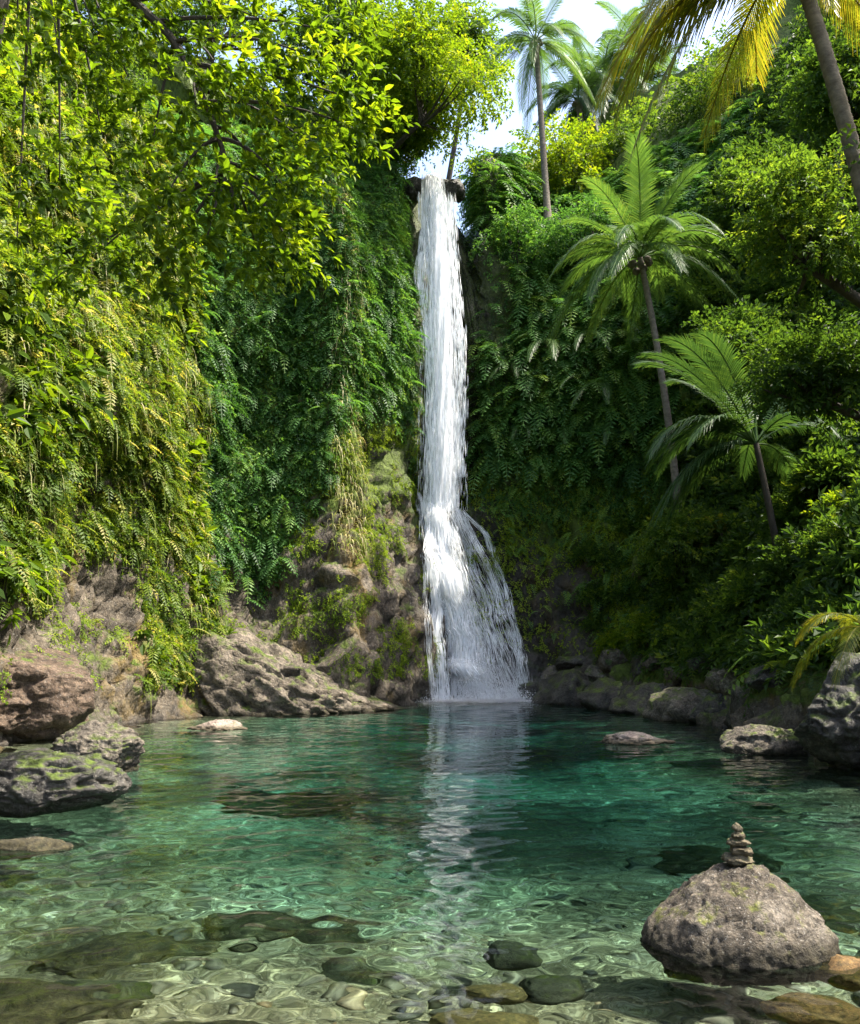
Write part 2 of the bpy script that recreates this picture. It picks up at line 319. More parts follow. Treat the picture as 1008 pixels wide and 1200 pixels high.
for X, Y, pr in ST:
    pr = np.array(pr); of = np.interp(zf, pr[:, 0], pr[:, 1])
    k = np.ones(25) / 25; of = np.convolve(np.pad(of, 12, 'edge'), k, 'valid')
    s = np.concatenate([[0], np.cumsum(np.hypot(np.diff(of), np.diff(zf)))])
    # denser rows low down, coarser on the plateau
    w = np.concatenate([[0], np.cumsum(np.hypot(np.diff(of), np.diff(zf)) * np.where(zf[1:] > 24, .35, 1))])
    t = np.linspace(0, w[-1], NR)
    profs.append(np.stack([np.interp(t, w, of), np.interp(t, w, zf)], -1))
profs = np.array(profs)                       # stations x rows x 2
plan = np.array([(a, b) for a, b, _ in ST], float)
seglen = np.hypot(*np.diff(plan, axis=0).T)
us = []
for i, l in enumerate(seglen):
    n = max(3, int(l / (.115 if 3 <= i <= 19 else .5))); us.append(i + np.arange(n) / n)
us = np.concatenate(us + [[len(ST) - 1.0]]); NC = len(us)
pl = catmull(plan, us)
pf = catmull(profs.reshape(len(ST), -1), us).reshape(NC, NR, 2)
tan = np.gradient(pl, axis=0); 
ker = np.hanning(31); ker /= ker.sum()
tan = np.stack([np.convolve(np.pad(tan[:, k] , 15, 'edge'), ker, 'valid') for k in (0, 1)], -1)
tan /= np.linalg.norm(tan, axis=1, keepdims=True)
outw = np.stack([-tan[:, 1], tan[:, 0]], -1)      # left of travel = away from the pool
G = np.zeros((NC, NR, 3))
G[..., 0] = pl[:, None, 0] + outw[:, None, 0] * pf[..., 0]
G[..., 1] = pl[:, None, 1] + outw[:, None, 1] * pf[..., 0]
G[..., 2] = pf[..., 1]
def gnormals(G):
    a = np.gradient(G, axis=0); b = np.gradient(G, axis=1); n = np.cross(a, b); n /= np.linalg.norm(n, axis=-1, keepdims=True) + 1e-9
    return n
GN = gnormals(G)
if (GN[NC // 2, NR // 3] @ np.array([0, -1, 0])) < 0: GN = -GN
# rock relief
amp = (.75 + .45 * (G[..., 0] < -5)) * fbm(G * [.28, .28, .24], 3) + .5 * fbm(G * [.8, .8, .45] + 20, 4, ridged=True) + .2 * fbm(G * [2.6, 2.6, 1.5] + 40, 4, ridged=True)
amp = amp + .42 * fbm(G * [1.3, 1.3, .32] + 77, 3, ridged=True) * (1 - sstep(4, 7, G[..., 2])) * (G[..., 1] < 30)
tilted = G @ np.array([[.8, 0, .6], [0, 1, 0], [-.6, 0, .8]])
amp = amp - .34 * cracks(tilted * [.9, .9, .45] + 5, .07) * (G[..., 2] < 12) + .10 * fbm(tilted * [5.5, 5.5, 2.2] + 9, 2, ridged=True)
# slanting rock ribs around the fall
rib = (np.abs(((G[..., 0] * .9 + G[..., 2] * .35 + .6 * fbm(G * .5, 2)) % 1.3) / 1.3 - .5) * 2 - .5)
nearfall = np.exp(-((G[..., 0] - .6) / 4.5) ** 2) * sstep(26, 30, G[..., 1]) * (1 - sstep(7, 10, G[..., 2]))
amp = amp + .35 * rib * nearfall
amp *= np.where((np.abs(G[..., 0] - .5) < 1.3) & (G[..., 2] > 20) & (G[..., 1] > 31), .25, 1)
G = G + GN * amp[..., None]
GN = gnormals(G)
if (GN[NC // 2, NR // 3] @ np.array([0, -1, 0])) < 0: GN = -GN
GPX, GPY = proj(G)
# wet rock near the fall and along the waterline; moss mask
wet = np.clip(np.exp(-((GPX - 545 - np.clip(GPY - 590, 0, 300) * .12) / 65) ** 2) * (G[..., 1] > 27) + .6 * (1 - sstep(.05, .35, G[..., 2] + .25 * fbm(G * 2, 2))), 0, 1)
wetrock = sstep(548, 575, GPX) * (1 - sstep(690, 730, GPX)) * sstep(610, 680, GPY) * (G[..., 1] > 27)
wet = np.clip(wet + .75 * wetrock, 0, 1)
moss = .5 * (G[..., 2] > 22) + .55 * sstep(4.5, 8, G[..., 2]) * (1 - nearfall * .3) + .5 * sstep(560, 620, GPX) * (G[..., 2] > .8) * (1 - .85 * wetrock)
def strip(name, c0, c1, label):
    g = G[c0:c1 + 1]; nc = g.shape[0]
    idx = np.arange(nc * NR).reshape(nc, NR)
    q = np.stack([idx[:-1, :-1], idx[1:, :-1], idx[1:, 1:], idx[:-1, 1:]], -1).reshape(-1, 4)
    me = mesh_data(name, g.reshape(-1, 3), q, attrs={'wet': wet[c0:c1 + 1].ravel(), 'moss': moss[c0:c1 + 1].ravel()})
    o = link(name, me, M['cliff']); tag(o, label, kind='structure'); return o
def col_at(u): return int(np.argmin(np.abs(us - u)))
c_a, c_b, c_c = col_at(6.5), col_at(11.4), col_at(17.0)
cl_left = strip('cliff_left', 0, c_a, 'sunlit brown cliff overgrown with ferns and hanging grass')
cl_mid = strip('cliff_ridge', c_a, c_b, 'protruding mossy rock ridge beside the waterfall')
cl_back = strip('cliff_back', c_b, c_c, 'dark wet rock wall behind the waterfall')
cl_right = strip('hillside_right', c_c, NC - 1, 'steep shaded bank under dense jungle')

# ------------------------------------------------------------------ pool bed and water
shoreL = pl[:col_at(12)]; shoreR = pl[col_at(13):]
def shore_x(S_, y): 
    o = np.argsort(S_[:, 1]); return np.interp(y, S_[o, 1], S_[o, 0])
def depth(x, y):
    dl = x - shore_x(shoreL, y); dr = shore_x(shoreR, y) - x
    base = np.interp(y, [-4, 2, 4, 5.5, 7.5, 10, 14, 22, 30, 36], [.14, .26, .38, .8, 1.5, 2.05, 2.6, 3.1, 3.4, 2.5])
    lim = np.minimum(.12 + .27 * np.clip(dl, 0, 30), .25 + .5 * np.clip(dr, 0, 30))
    k = .35; d = -k * np.log(np.exp(-base / k) + np.exp(-lim / k)) + .1
    P = np.stack([x, y, 0 * x], -1)
    return np.clip(d + (.12 + .1 * np.clip(d, 0, 1)) * fbm(P * .55 + 3, 4), .05, 6)
def grid_mesh(name, xs, ys, zfun, attrs=None):
    x, y = np.meshgrid(xs, ys); z = zfun(x, y)
    nx, ny = len(xs), len(ys); idx = np.arange(nx * ny).reshape(ny, nx)
    q = np.stack([idx[:-1, :-1], idx[:-1, 1:], idx[1:, 1:], idx[1:, :-1]], -1).reshape(-1, 4)
    at = {k: f(x, y).ravel() for k, f in (attrs or {}).items()}
    return mesh_data(name, np.stack([x, y, z], -1).reshape(-1, 3), q, attrs=at)
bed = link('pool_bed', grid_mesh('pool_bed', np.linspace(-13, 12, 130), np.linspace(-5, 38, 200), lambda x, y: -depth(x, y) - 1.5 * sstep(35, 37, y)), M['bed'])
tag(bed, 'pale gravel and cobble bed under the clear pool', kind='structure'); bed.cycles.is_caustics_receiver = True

wr = np.random.default_rng(5)
WV = []
for i in range(80):
    Lw = .07 * (16 ** wr.random()); a = math.pi / 2 + wr.normal(0, .75); WV.append((Lw, a, wr.uniform(0, 6.3)))
def waves(x, y):
    z = 0 * x
    amp = .0034 * (1 + .7 * np.exp(-((x - .7) / 5) ** 2) * sstep(14, 32, y)) * (.65 + .5 * (fbm(np.stack([x * .35, y * .22, 0 * x], -1), 2) + .4))
    # capillaries thin out where the mesh gets coarse
    for Lw, a, ph in WV:
        k = 2 * math.pi / Lw
        fade = np.clip((Lw / (.012 + .0042 * np.maximum(y, 0)) - 2.0) / 3, 0, 1)
        z = z + amp * Lw * (1 - .55 * (Lw > .45)) * fade * np.sin(k * (x * math.cos(a) + y * math.sin(a)) + ph + 1.2 * np.sin(.5 * x + .37 * y + ph))
    return z
# near part fine, growing cell size with distance
ys = [-4.0, -1, 1.5, 2.6]; 
while ys[-1] < 36.5: ys.append(ys[-1] + (.0135 + .0048 * max(ys[-1], 0)) * (1 if ys[-1] > 2.5 else 8))
ys = np.array(ys)
uu = np.linspace(-1, 1, 400)
def water_grid():
    ny = len(ys); hw = np.clip(.62 * ys + 1.0, 2.4, 11.5); 
    x = uu[None, :] * hw[:, None]; y = np.repeat(ys[:, None], len(uu), 1)
    z = waves(x, y); nx = len(uu); idx = np.arange(nx * ny).reshape(ny, nx)
    q = np.stack([idx[:-1, :-1], idx[:-1, 1:], idx[1:, 1:], idx[1:, :-1]], -1).reshape(-1, 4)
    d = depth(x, y)
    return mesh_data('pool_water', np.stack([x, y, z], -1).reshape(-1, 3), q, attrs={'depth': np.clip(d / 3.2, 0, 1).ravel()})
water = link('pool_water', water_grid(), M['water'])
tag(water, 'clear emerald pool water with fine ripples', kind='structure'); water.cycles.is_caustics_caster = True

# terrain ray casting
def bvh_of(objs):
    V = []; F = []; o = 0
    for ob in objs:
        me = ob.data; v = np.empty(len(me.vertices) * 3, np.float32); me.vertices.foreach_get('co', v); v = v.reshape(-1, 3)
        f = np.empty(len(me.polygons) * 4, np.int32); me.polygons.foreach_get('vertices', f); f = f.reshape(-1, 4) + o
        V.append(v); F.append(f); o += len(v)
    return BVHTree.FromPolygons(np.concatenate(V).tolist(), np.concatenate(F).tolist())
BV = bvh_of([cl_left, cl_mid, cl_back, cl_right, bed])
def hit(px, py):
    r = ray(px, py).normalized(); h = BV.ray_cast(Vector((0, 0, CAM_H)), r)
    return (h[0], h[1] if h[1].dot(r) < 0 else -h[1]) if h[0] is not None else (None, None)
def drop(x, y, z0=60):
    h = BV.ray_cast(Vector((x, y, z0)), Vector((0, 0, -1))); return h[0].z if h[0] is not None else 0.0

# ------------------------------------------------------------------ leaf templates
class Tpl:
    def __init__(s): s.V = []; s.Q = []; s.T = []; s.n = 0
    def quad(s, pts, t=0.0):
        s.V += [tuple(p) for p in pts]; s.T += [t] * 4; s.Q.append((s.n, s.n + 1, s.n + 2, s.n + 3)); s.n += 4
    def verts(s, pts, quads, t=0.0):
        s.V += [tuple(p) for p in pts]; s.T += [t] * len(pts); s.Q += [tuple(i + s.n for i in q) for q in quads]; s.n += len(pts)
    def arr(s): return np.array(s.V), np.array(s.Q), np.array(s.T)
def add_leaf(T, base, d, up, L, W, t=0.0, fold=.18, curl=.15):
    d = Vector(d).normalized(); x = d.cross(Vector(up)); 
    if x.length < 1e-3: x = d.cross(Vector((1, .3, 0)))
    x.normalize(); n = x.cross(d); b = Vector(base)
    P = lambda u, v, w: b + x * (u * W) + d * (v * L) + n * w
    f = fold * W
    pts = [P(0, 0, 0), P(.5, .32, f), P(.42, .68, f - curl * L * .4), P(0, 1, -curl * L), P(-.42, .68, f - curl * L * .4), P(-.5, .32, f)]
    T.verts(pts, [(0, 1, 2, 3), (0, 3, 4, 5)], t)
def add_leaf2(T, base, d, up, L, W, t=0.0, fold=.2, curl=.18):
    d = Vector(d).normalized(); x = d.cross(Vector(up))
    if x.length < 1e-3: x = d.cross(Vector((1, .3, 0)))
    x.normalize(); n = x.cross(d); b = Vector(base); f = fold * W
    T.verts([b, b + x * .52 * W + d * .45 * L + n * f, b + d * L - n * curl * L, b - x * .52 * W + d * .45 * L + n * f], [(0, 1, 2, 3)], t)
def sprig(seed, n=8, L=.34, W=.15, spread=1.0, droop=.25, whorl=False, lo=False):
    r = random.Random(seed); T = Tpl(); add_leaf = add_leaf2 if lo else globals()['add_leaf']
    for i in range(n):
        u = (i + .6) / n if not whorl else .15 + .1 * r.random(); a = i * 2.4 + r.uniform(-.4, .4)
        base = (0, u, -droop * u * u)
        out = Vector((math.cos(a), .45 + .3 * r.random(), .45 * math.sin(a) - .15)) * spread
        if whorl: out = Vector((math.cos(a), .35 + .5 * r.random(), .5 * math.sin(a)))
        add_leaf(T, base, out, (r.uniform(-.4, .4), .1, 1), L * r.uniform(.75, 1.2), W * r.uniform(.8, 1.15), r.uniform(-.16, .16))
    add_leaf(T, (0, .9, -droop * .8), (0, 1, -.2), (0, 0, 1), L, W)
    if not lo: T.verts([(-.008, 0, 0), (.008, 0, 0), (.004, 1, -droop), (-.004, 1, -droop)], [(0, 1, 2, 3)], -.3)
    return T.arr()
def fern(seed, n=10, curve=.5, wid=.2, fat=.09):
    r = random.Random(seed); T = Tpl(); prev = None
    def rp(u): return Vector((.05 * math.sin(u * 3 + seed), u * (1 - .18 * curve * u), .32 * u - (.32 + curve) * u * u))
    for i in range(n):
        u = .10 + .88 * i / (n - 1); p = rp(u); d = (rp(min(1, u + .03)) - rp(u - .03)).normalized()
        ln = wid * (math.sin(math.pi * min(1, .18 + u * .82)) ** .7 + .12); side = d.cross(Vector((0, 0, 1))).normalized()
        for s in (-1, 1):
            tip = p + side * s * ln + d * ln * .45 + Vector((0, 0, -.28 * ln + r.uniform(-.02, .02)))
            w = d * fat * (.5 + .6 * math.sin(math.pi * u))
            mid = p.lerp(tip, .5)
            T.verts([p, mid + w * .5 + Vector((0, 0, .01)), tip, mid - w * .5], [(0, 1, 2, 3)], r.uniform(-.08, .08))
    for i in range(2):
        a, b = rp(i / 2), rp((i + 1) / 2); T.verts([a + Vector((-.008, 0, 0)), a + Vector((.008, 0, 0)), b + Vector((.006, 0, 0)), b + Vector((-.006, 0, 0))], [(0, 1, 2, 3)], .1)
    return T.arr()
def blade(seed, rise, fall, w=.022):
    r = random.Random(seed); T = Tpl(); n = 5; pts = []
    for i in range(n + 1):
        u = i / n; p = Vector((.08 * math.sin(u * 2 + seed), .75 * u - .28 * u * u, rise * u - fall * u * u)); ww = w * (1 - u ** 2 * .92); pts.append((p, ww))
    V = []; Q = []
    for p, ww in pts: V += [p + Vector((-ww, 0, .3 * ww)), p + Vector((ww, 0, .3 * ww))]
    for i in range(n): Q.append((2 * i, 2 * i + 1, 2 * i + 3, 2 * i + 2))
    T.verts(V, Q, 0); return T.arr()
TP = {
 'sprig': [sprig(i, lo=True) for i in range(5)],
 'small': [sprig(30 + i, n=8, L=.29, W=.17, droop=.5, lo=True) for i in range(5)],
 'big': [sprig(10 + i, n=8, L=.62, W=.26, whorl=True, droop=.15) for i in range(4)],
 'long': [sprig(20 + i, n=8, L=.5, W=.14, droop=.35, lo=True) for i in range(4)],
 'fern': [fern(i, curve=.35 + .2 * i) for i in range(4)],
 'blade': [blade(i, .25 + .12 * (i % 3), .6 + .3 * (i % 4)) for i in range(6)],
}
def norm(a): return a / (np.linalg.norm(a, axis=-1, keepdims=True) + 1e-9)
def frames(axis, up):
    y = norm(axis); x = norm(np.cross(y, up)); z = np.cross(x, y); return np.stack([x, y, z], -1)
def instance(kinds, pos, Rm, s, tint):
    """many copies of random templates as one vertex/quad soup"""
    V = []; Q = []; A = []; o = 0; pick = rng.integers(0, len(kinds), len(pos))
    for k, (tv, tq, tt) in enumerate(kinds):
        m = pick == k; n = int(m.sum())
        if not n: continue
        v = np.einsum('nij,kj->nki', Rm[m], tv) * s[m][:, None, None] + pos[m][:, None, :]
        V.append(v.reshape(-1, 3)); Q.append((tq[None] + (np.arange(n) * len(tv))[:, None, None] + o).reshape(-1, 4)); o += n * len(tv)
        A.append(np.clip(tint[m][:, None] + tt[None], 0, 1).ravel())
    if not V: return np.zeros((0, 3)), np.zeros((0, 4), int), np.zeros(0)
    return np.concatenate(V), np.concatenate(Q), np.concatenate(A)
def merge(parts):
    V = []; Q = []; A = []; o = 0
    for v, q, a in parts: V.append(v); Q.append(q + o); A.append(a); o += len(v)
    return np.concatenate(V), np.concatenate(Q), np.concatenate(A)
def soup(name, parts, mat, parent=None):
    v, q, a = merge(parts); return link(name, mesh_data(name, v, q, attrs={'tint': a}, smooth=False), mat, parent)

# ------------------------------------------------------------------ ground cover on the walls
def cell_area():
    a = G[1:, :-1] - G[:-1, :-1]; b = G[:-1, 1:] - G[:-1, :-1]; return np.linalg.norm(np.cross(a, b), axis=-1)
CA = cell_area()
gn_noise = fbm(G * .35 + 11, 3)
def scatter(mask, dens):
    """random points on the gorge surface where mask (0..1 per vertex), dens per m2"""
    w = (CA * mask[:-1, :-1]).ravel(); n = int(w.sum() * dens)
    if n < 1: return np.zeros((0, 3)), np.zeros((0, 3))
    c = rng.choice(len(w), n, p=w / w.sum()); i, j = np.divmod(c, NR - 1); f, g = rng.random((2, n, 1))
    P = (G[i, j] * (1 - f) + G[i + 1, j] * f) * (1 - g) + (G[i, j + 1] * (1 - f) + G[i + 1, j + 1] * f) * g
    return P, GN[i, j]
def jit(n, a): return rng.normal(0, a, (n, 3))
def box(x0, x1, y0, y1, soft=18):
    """image-space window used to decide what grows where on the real wall"""
    return sstep(x0 - soft, x0 + soft, GPX) * (1 - sstep(x1 - soft, x1 + soft, GPX)) * sstep(y0 - soft, y0 + soft, GPY) * (1 - sstep(y1 - soft, y1 + soft, GPY))
colid = np.arange(NC)[:, None] + 0 * GPX
seg_l = (colid <= c_a); seg_m = (colid > c_a) & (colid <= c_b); seg_b = (colid > c_b) & (colid <= c_c); seg_r = colid > c_c
rock_l = np.clip(box(60, 175, 640, 860, 25) + box(-200, 110, 700, 900, 25) + box(270, 330, 560, 700, 14) * .8, 0, 1)
yth = np.interp(GPX, [250, 290, 320, 350, 385, 402, 440, 495], [640, 690, 660, 625, 575, 480, 450, 500]); rock_m = sstep(-.5, .5, (GPY - yth) / 60 + 1.1 * fbm(G * .7 + 5, 3))
hang = sstep(-.25, .3, fbm(G * .3 + 33, 3))
def down_frames(P, Nn, j=.45, fall=.6, outw=.8):
    n = len(P); ax = norm(Nn * outw + np.array([0, 0, -fall]) + jit(n, j)); up = norm(Nn + np.array([0, 0, .6]) + jit(n, .35)); return frames(ax, up)
def out_frames(P, Nn, j=.5):
    n = len(P); h = Nn * [1, 1, 0] + jit(n, j) * [1, 1, 0]; return frames(norm(h), np.tile([0, 0, 1.0], (n, 1)))
inview = (GPX > -70) & (GPX < 1080) & (GPY > -70) & (G[..., 1] > 3)
above = G[..., 2] > .9
def cover(name, mask, dens, kind, mat, size, tint, label, frame='down', off=.05, **kw):
    P, Nn = scatter(mask * inview * above, dens); n = len(P)
    cam_ = Vector((0, 0, CAM_H)); keep = np.ones(n, bool)
    for i in range(n):
        d_ = Vector(P[i] + Nn[i] * .3) - cam_; h_ = BV.ray_cast(cam_, d_.normalized(), d_.length - 1.5)
        if h_[0] is not None and h_[0].z > 0: keep[i] = False
    P = P[keep]; Nn = Nn[keep]; n = len(P)
    Fm = down_frames(P, Nn, **kw) if frame == 'down' else out_frames(P, Nn, **kw)
    s = rng.uniform(size[0], size[1], n); cl = fbm(P * .8 + 50, 2)
    t = np.clip(rng.normal(tint[0], tint[1], n) + .22 * cl, 0, 1)
    o = soup(name, [instance(TP[kind], P + Nn * off, Fm, s, t)], M[mat]); return tag(o, label, kind='stuff')
lm = seg_l * (1 - rock_l) * (G[..., 2] < 24) * (.25 + .75 * sstep(-.35, .1, fbm(G * .55 + 61, 3)))
cover('hanging_grass', lm * (.12 + .88 * hang) * (GPX > 10), 80, 'blade', 'straw', (.3, .95), (.46, .3), 'long pale and green grass hanging from the sunlit cliff', frame='out', j=.55)
cover('cliff_ferns', lm, 30, 'fern', 'fern', (.2, .8), (.5, .3), 'yellow green ferns covering the sunlit cliff', frame='out', j=.7)
cover('cliff_broadleaf', lm * sstep(-.1, .25, fbm(G * .4 + 15, 2)), 9, 'big', 'leaf_near', (.35, .75), (.5, .25), 'broad leaved plants tucked between ferns on the sunlit cliff', fall=.2)
cover('cliff_creeper', lm * (.35 + .65 * (1 - hang)), 95, 'small', 'fern', (.22, .5), (.45, .25), 'small leaved creeper filling gaps on the sunlit cliff')
rm = seg_m * (1 - rock_m) * (G[..., 2] < 23)
cover('ridge_creeper', rm, 56, 'small', 'leaf_shade', (.3, .6), (.5, .2), 'dense green creeper on the rock ridge', fall=1.0, outw=.7)
cover('ridge_ferns', rm, 9, 'fern', 'leaf_shade', (.5, 1.0), (.5, .2), 'ferns drooping from the rock ridge', frame='out', j=.6)
cover('ridge_moss', (seg_m * rock_m * sstep(-.05, .25, fbm(G * .9 + 70, 3)) + seg_b * (GPX < 490) * .6 + .6 * rock_l * seg_l * sstep(0, .3, fbm(G * .9 + 70, 3))) * (G[..., 2] < 12), 110, 'small', 'moss', (.12, .26), (.6, .2), 'yellow green moss on the rocks beside the fall', off=.02)
arris = sstep(8.75, 9.0, us)[:, None] * (1 - sstep(9.45, 9.7, us))[:, None] * (G[..., 2] > 5) * (G[..., 2] < 19)
cover('ridge_grass', arris, 60, 'blade', 'straw', (.3, .8), (.6, .3), 'pale grass fringing the edge of the rock ridge', frame='out', j=.5)
bare = sstep(545, 556, GPX) * (1 - sstep(590, 606, GPX)) * sstep(250, 275, GPY) * (1 - sstep(380, 420, GPY))
bw = seg_b * (1 - .9 * bare) * (np.abs(GPX - 520 - np.clip(GPY - 590, 0, 230) * .18) > 40 + np.clip(GPY - 590, 0, 230) * .12)
dark = box(560, 760, 540, 760, 25)
cover('wall_ferns', bw * (GPX > 545) * (GPY < 560) * (G[..., 2] < 25), 15, 'fern', 'leaf_shade', (.6, 1.5), (.58, .24), 'drooping dark ferns on the wall behind the palm', frame='out', j=.6)
cover('wall_creeper', bw * (GPY < 600) * (G[..., 2] < 25), 36, 'small', 'leaf_shade', (.25, .55), (.55, .25), 'creeper on the shaded wall round the waterfall', fall=1.0)
cover('apron_moss', (seg_b | seg_r) * dark * (1 - .8 * wetrock) * (.2 + .8 * sstep(-.15, .15, fbm(G * .6 + 90, 3))), 110, 'small', 'moss', (.16, .36), (.68, .22), 'soft moss on the sloping rock right of the waterfall', off=.02)
cover('apron_ferns', (seg_b | seg_r) * dark * (1 - .85 * wetrock) * (GPX > 575), 10, 'fern', 'leaf_shade', (.35, .8), (.7, .22), 'small ferns on the mossy slope under the overhang', frame='out', j=.7)
rr = seg_r * (G[..., 2] > 1.2 + .7 * (GPX < 760)) * (G[..., 2] < 30)
cover('bank_undergrowth', rr, 24, 'sprig', 'leaf_tree', (.4, .85), (.35, .2), 'leafy undergrowth covering the shaded bank', fall=-.4, outw=.6)
cover('bank_ferns', rr * (G[..., 2] < 9), 7, 'fern', 'leaf_tree', (.6, 1.2), (.45, .2), 'green ferns growing all over the shaded bank', frame='out', j=.8)

# ------------------------------------------------------------------ tubes, trees
def tube(path, rad, k=7):
    path = np.asarray(path, float); n = len(path); rad = np.broadcast_to(rad, (n,))
    t = norm(np.gradient(path, axis=0)); ref = np.array([.31, .17, .93]); a = norm(np.cross(t, np.where(np.abs(t @ ref)[:, None] > .95, [[1, 0, 0]], ref[None]))); b = np.cross(t, a)
    ang = np.linspace(0, 2 * math.pi, k, endpoint=False)
    V = path[:, None] + rad[:, None, None] * (a[:, None] * np.cos(ang)[None, :, None] + b[:, None] * np.sin(ang)[None, :, None])
    idx = np.arange(n * k).reshape(n, k); nx = np.roll(idx, -1, 1)
    q = np.stack([idx[:-1], nx[:-1], nx[1:], idx[1:]], -1).reshape(-1, 4)
    return V.reshape(-1, 3), q, np.zeros(n * k)
def bez(p0, p1, p2, n=8):
    u = np.linspace(0, 1, n)[:, None]; p0, p1, p2 = map(np.asarray, (p0, p1, p2)); return (1 - u) ** 2 * p0 + 2 * u * (1 - u) * p1 + u * u * p2
def make_tree(name, base, crown_c, radii, label, mat='leaf_tree', kind='sprig', clumps=40, per=34, leaf=.55, trunk_r=.22, tint=.45, group=None, cat='tree', centers=None, clump_r=.28, fill=.9):
    per = int(per * .88); base = np.array(base, float); cc = np.array(crown_c, float) - base; rd = np.array(radii, float)
    t = empty(name, base, label, cat, group)
    if centers is None:
        d = norm(rng.normal(0, 1, (clumps, 3))); d[:, 2] = np.where(d[:, 2] < -.75, -d[:, 2], d[:, 2]) if cat == 'tree' else d[:, 2]
        lob = 1 + .45 * fbm(d * 1.7 + rng.random(3) * 20, 2)[:, None]; centers = cc + d * rd * lob * (rng.random((clumps, 1)) ** .45 * fill)
    else: centers = np.asarray(centers, float) - base
    cr = np.mean(rd) * clump_r
    # trunk and limbs
    fork = cc - np.array([0, 0, rd[2] * .55]); parts = []
    bend = fork * .5 + np.array([rng.normal(0, .3), rng.normal(0, .3), 0])
    tp = bez([0, 0, -.6], bend, fork, 12); parts.append(tube(tp, np.linspace(trunk_r, trunk_r * .6, 12), 9))
    tr = soup('trunk', parts, M['bark'], t); tr.data.polygons.foreach_set('use_smooth', [True] * len(tr.data.polygons))
    lp = []
    for c in centers[::max(1, len(centers) // 14)]:
        lp.append(tube(bez(fork + jit(1, .05)[0], fork * .45 + c * .55 + [0, 0, -.12 * rd[2]], c, 7), np.linspace(trunk_r * .42, .02, 7), 5))
    soup('limbs', lp, M['bark'], tr)
    P = []; AX = []
    for c in centers:
        d = norm(rng.normal(0, 1, (per, 3))); r = rng.random((per, 1)) ** .5
        pp = c + d * r * cr * np.array([1.25, 1.25, .7]); P.append(pp); AX.append(norm(d * .9 + norm(c - cc + 1e-6) * .6 + np.array([0, 0, -.15]) + jit(per, .3)))
    P = np.concatenate(P); AX = np.concatenate(AX); n = len(P)
    Fm = frames(AX, norm(np.array([0, 0, 1.0]) + jit(n, .35)))
    tv = np.clip(rng.normal(tint, .17, n) + .15 * fbm((P + base) * .6, 2), 0, 1)
    soup('crown', [instance(TP[kind], P, Fm, leaf * rng.uniform(.75, 1.25, n), tv)], M[mat], t)
    return t
def copy_tree(t, loc, rotz, s, label, group=None):
    r = t.copy(); COL.objects.link(r); r.location = loc; r.rotation_euler = (0, 0, rotz); r.scale = (s, s, s); r['label'] = label
    if group: r['group'] = group
    for ch in t.children:
        c = ch.copy(); COL.objects.link(c); c.parent = r
    return r

# near tree whose branches hang into the picture from the upper left corner
cl = [(20, 30, 9.5), (70, 70, 9.2), (40, 130, 10), (110, 30, 9), (150, 90, 9), (210, 30, 8.8), (250, 70, 8.6), (300, 20, 9), (350, 60, 9), (400, 40, 9.3), (395, 110, 9.2), (415, 150, 9.4), (345, 130, 9), (370, 175, 9.2), (290, 110, 8.8), (230, 130, 8.7), (180, 160, 8.8), (120, 160, 9), (70, 210, 9.6), (300, 200, 9), (335, 250, 9.1), (345, 295, 9.2), (300, 290, 9), (250, 230, 8.8), (240, 290, 9), (200, 220, 8.8), (160, 270, 9.1), (110, 300, 9.4), (330, 215, 9), (20, 280, 10), (60, 330, 10), (160, 20, 9), (20, -40, 9), (120, -60, 9), (260, -50, 9), (380, -40, 9.5), (-60, 60, 9.5), (-60, 200, 9.5), (190, 320, 9.3)]
cents = [tuple(pix(x, y, Y + random.uniform(-.6, .6))) for x, y, Y in cl]
nb = hit(-30, 540)[0] or pix(-30, 540, 13)
NT = empty('overhanging_tree', pix(-40, 560, 10.5), 'dark tree at the upper left corner with large backlit leaves overhanging the pool', 'tree')
NT.location = pix(-40, 560, 10.5); nbase = np.array(NT.location)
pts = [np.array(pix(*a)) - nbase for a in ((-100, 570, 10.5), (-70, 420, 10.3), (-56, 250, 10), (-50, 80, 9.6), (20, -120, 9.2))]
pp = np.concatenate([bez(pts[0], pts[1], pts[2], 8)[:-1], bez(pts[2], pts[3], pts[4], 8)])
o = soup('trunk', [tube(pp + .04 * fbm(pp * 3, 2)[:, None], np.linspace(.42, .24, len(pp)), 12)], M['bark'], NT)
bp = [np.array(pix(*a)) - nbase for a in ((20, -120, 9.0), (155, 0, 8.6), (205, 50, 8.5), (240, 120, 8.5), (265, 190, 8.6), (275, 250, 8.8))]
B1 = catmull(np.array(bp), np.linspace(0, 4.99, 26))
parts = [tube(B1, np.linspace(.065, .018, 26), 8)]
for c in cents:
    c = np.array(c) - nbase; j = int(np.argmin(np.linalg.norm(B1 - c, axis=1))); s0 = B1[max(0, j - 4)]
    parts.append(tube(bez(s0, s0 * .5 + c * .5 + [0, 0, .25], c, 7), np.linspace(.028, .008, 7), 5))
soup('branches', parts, M['bark'], o)
P = []; AX = []
for c in cents:
    c = np.array(c) - nbase; k = 36; d = norm(rng.normal(0, 1, (k, 3)))
    P.append(c + d * rng.random((k, 1)) ** .6 * np.array([.62, .6, .5])); AX.append(norm(d * .6 + np.array([.75, -.2, -.45]) + jit(k, .25)))
P = np.concatenate(P); AX = np.concatenate(AX)
soup('leaves', [instance(TP['big'], P, frames(AX, norm(np.array([0, 0, 1.]) + jit(len(P), .3))), rng.uniform(.13, .25, len(P)), np.clip(rng.normal(.6, .22, len(P)), 0, 1))], M['leaf_near'], NT)

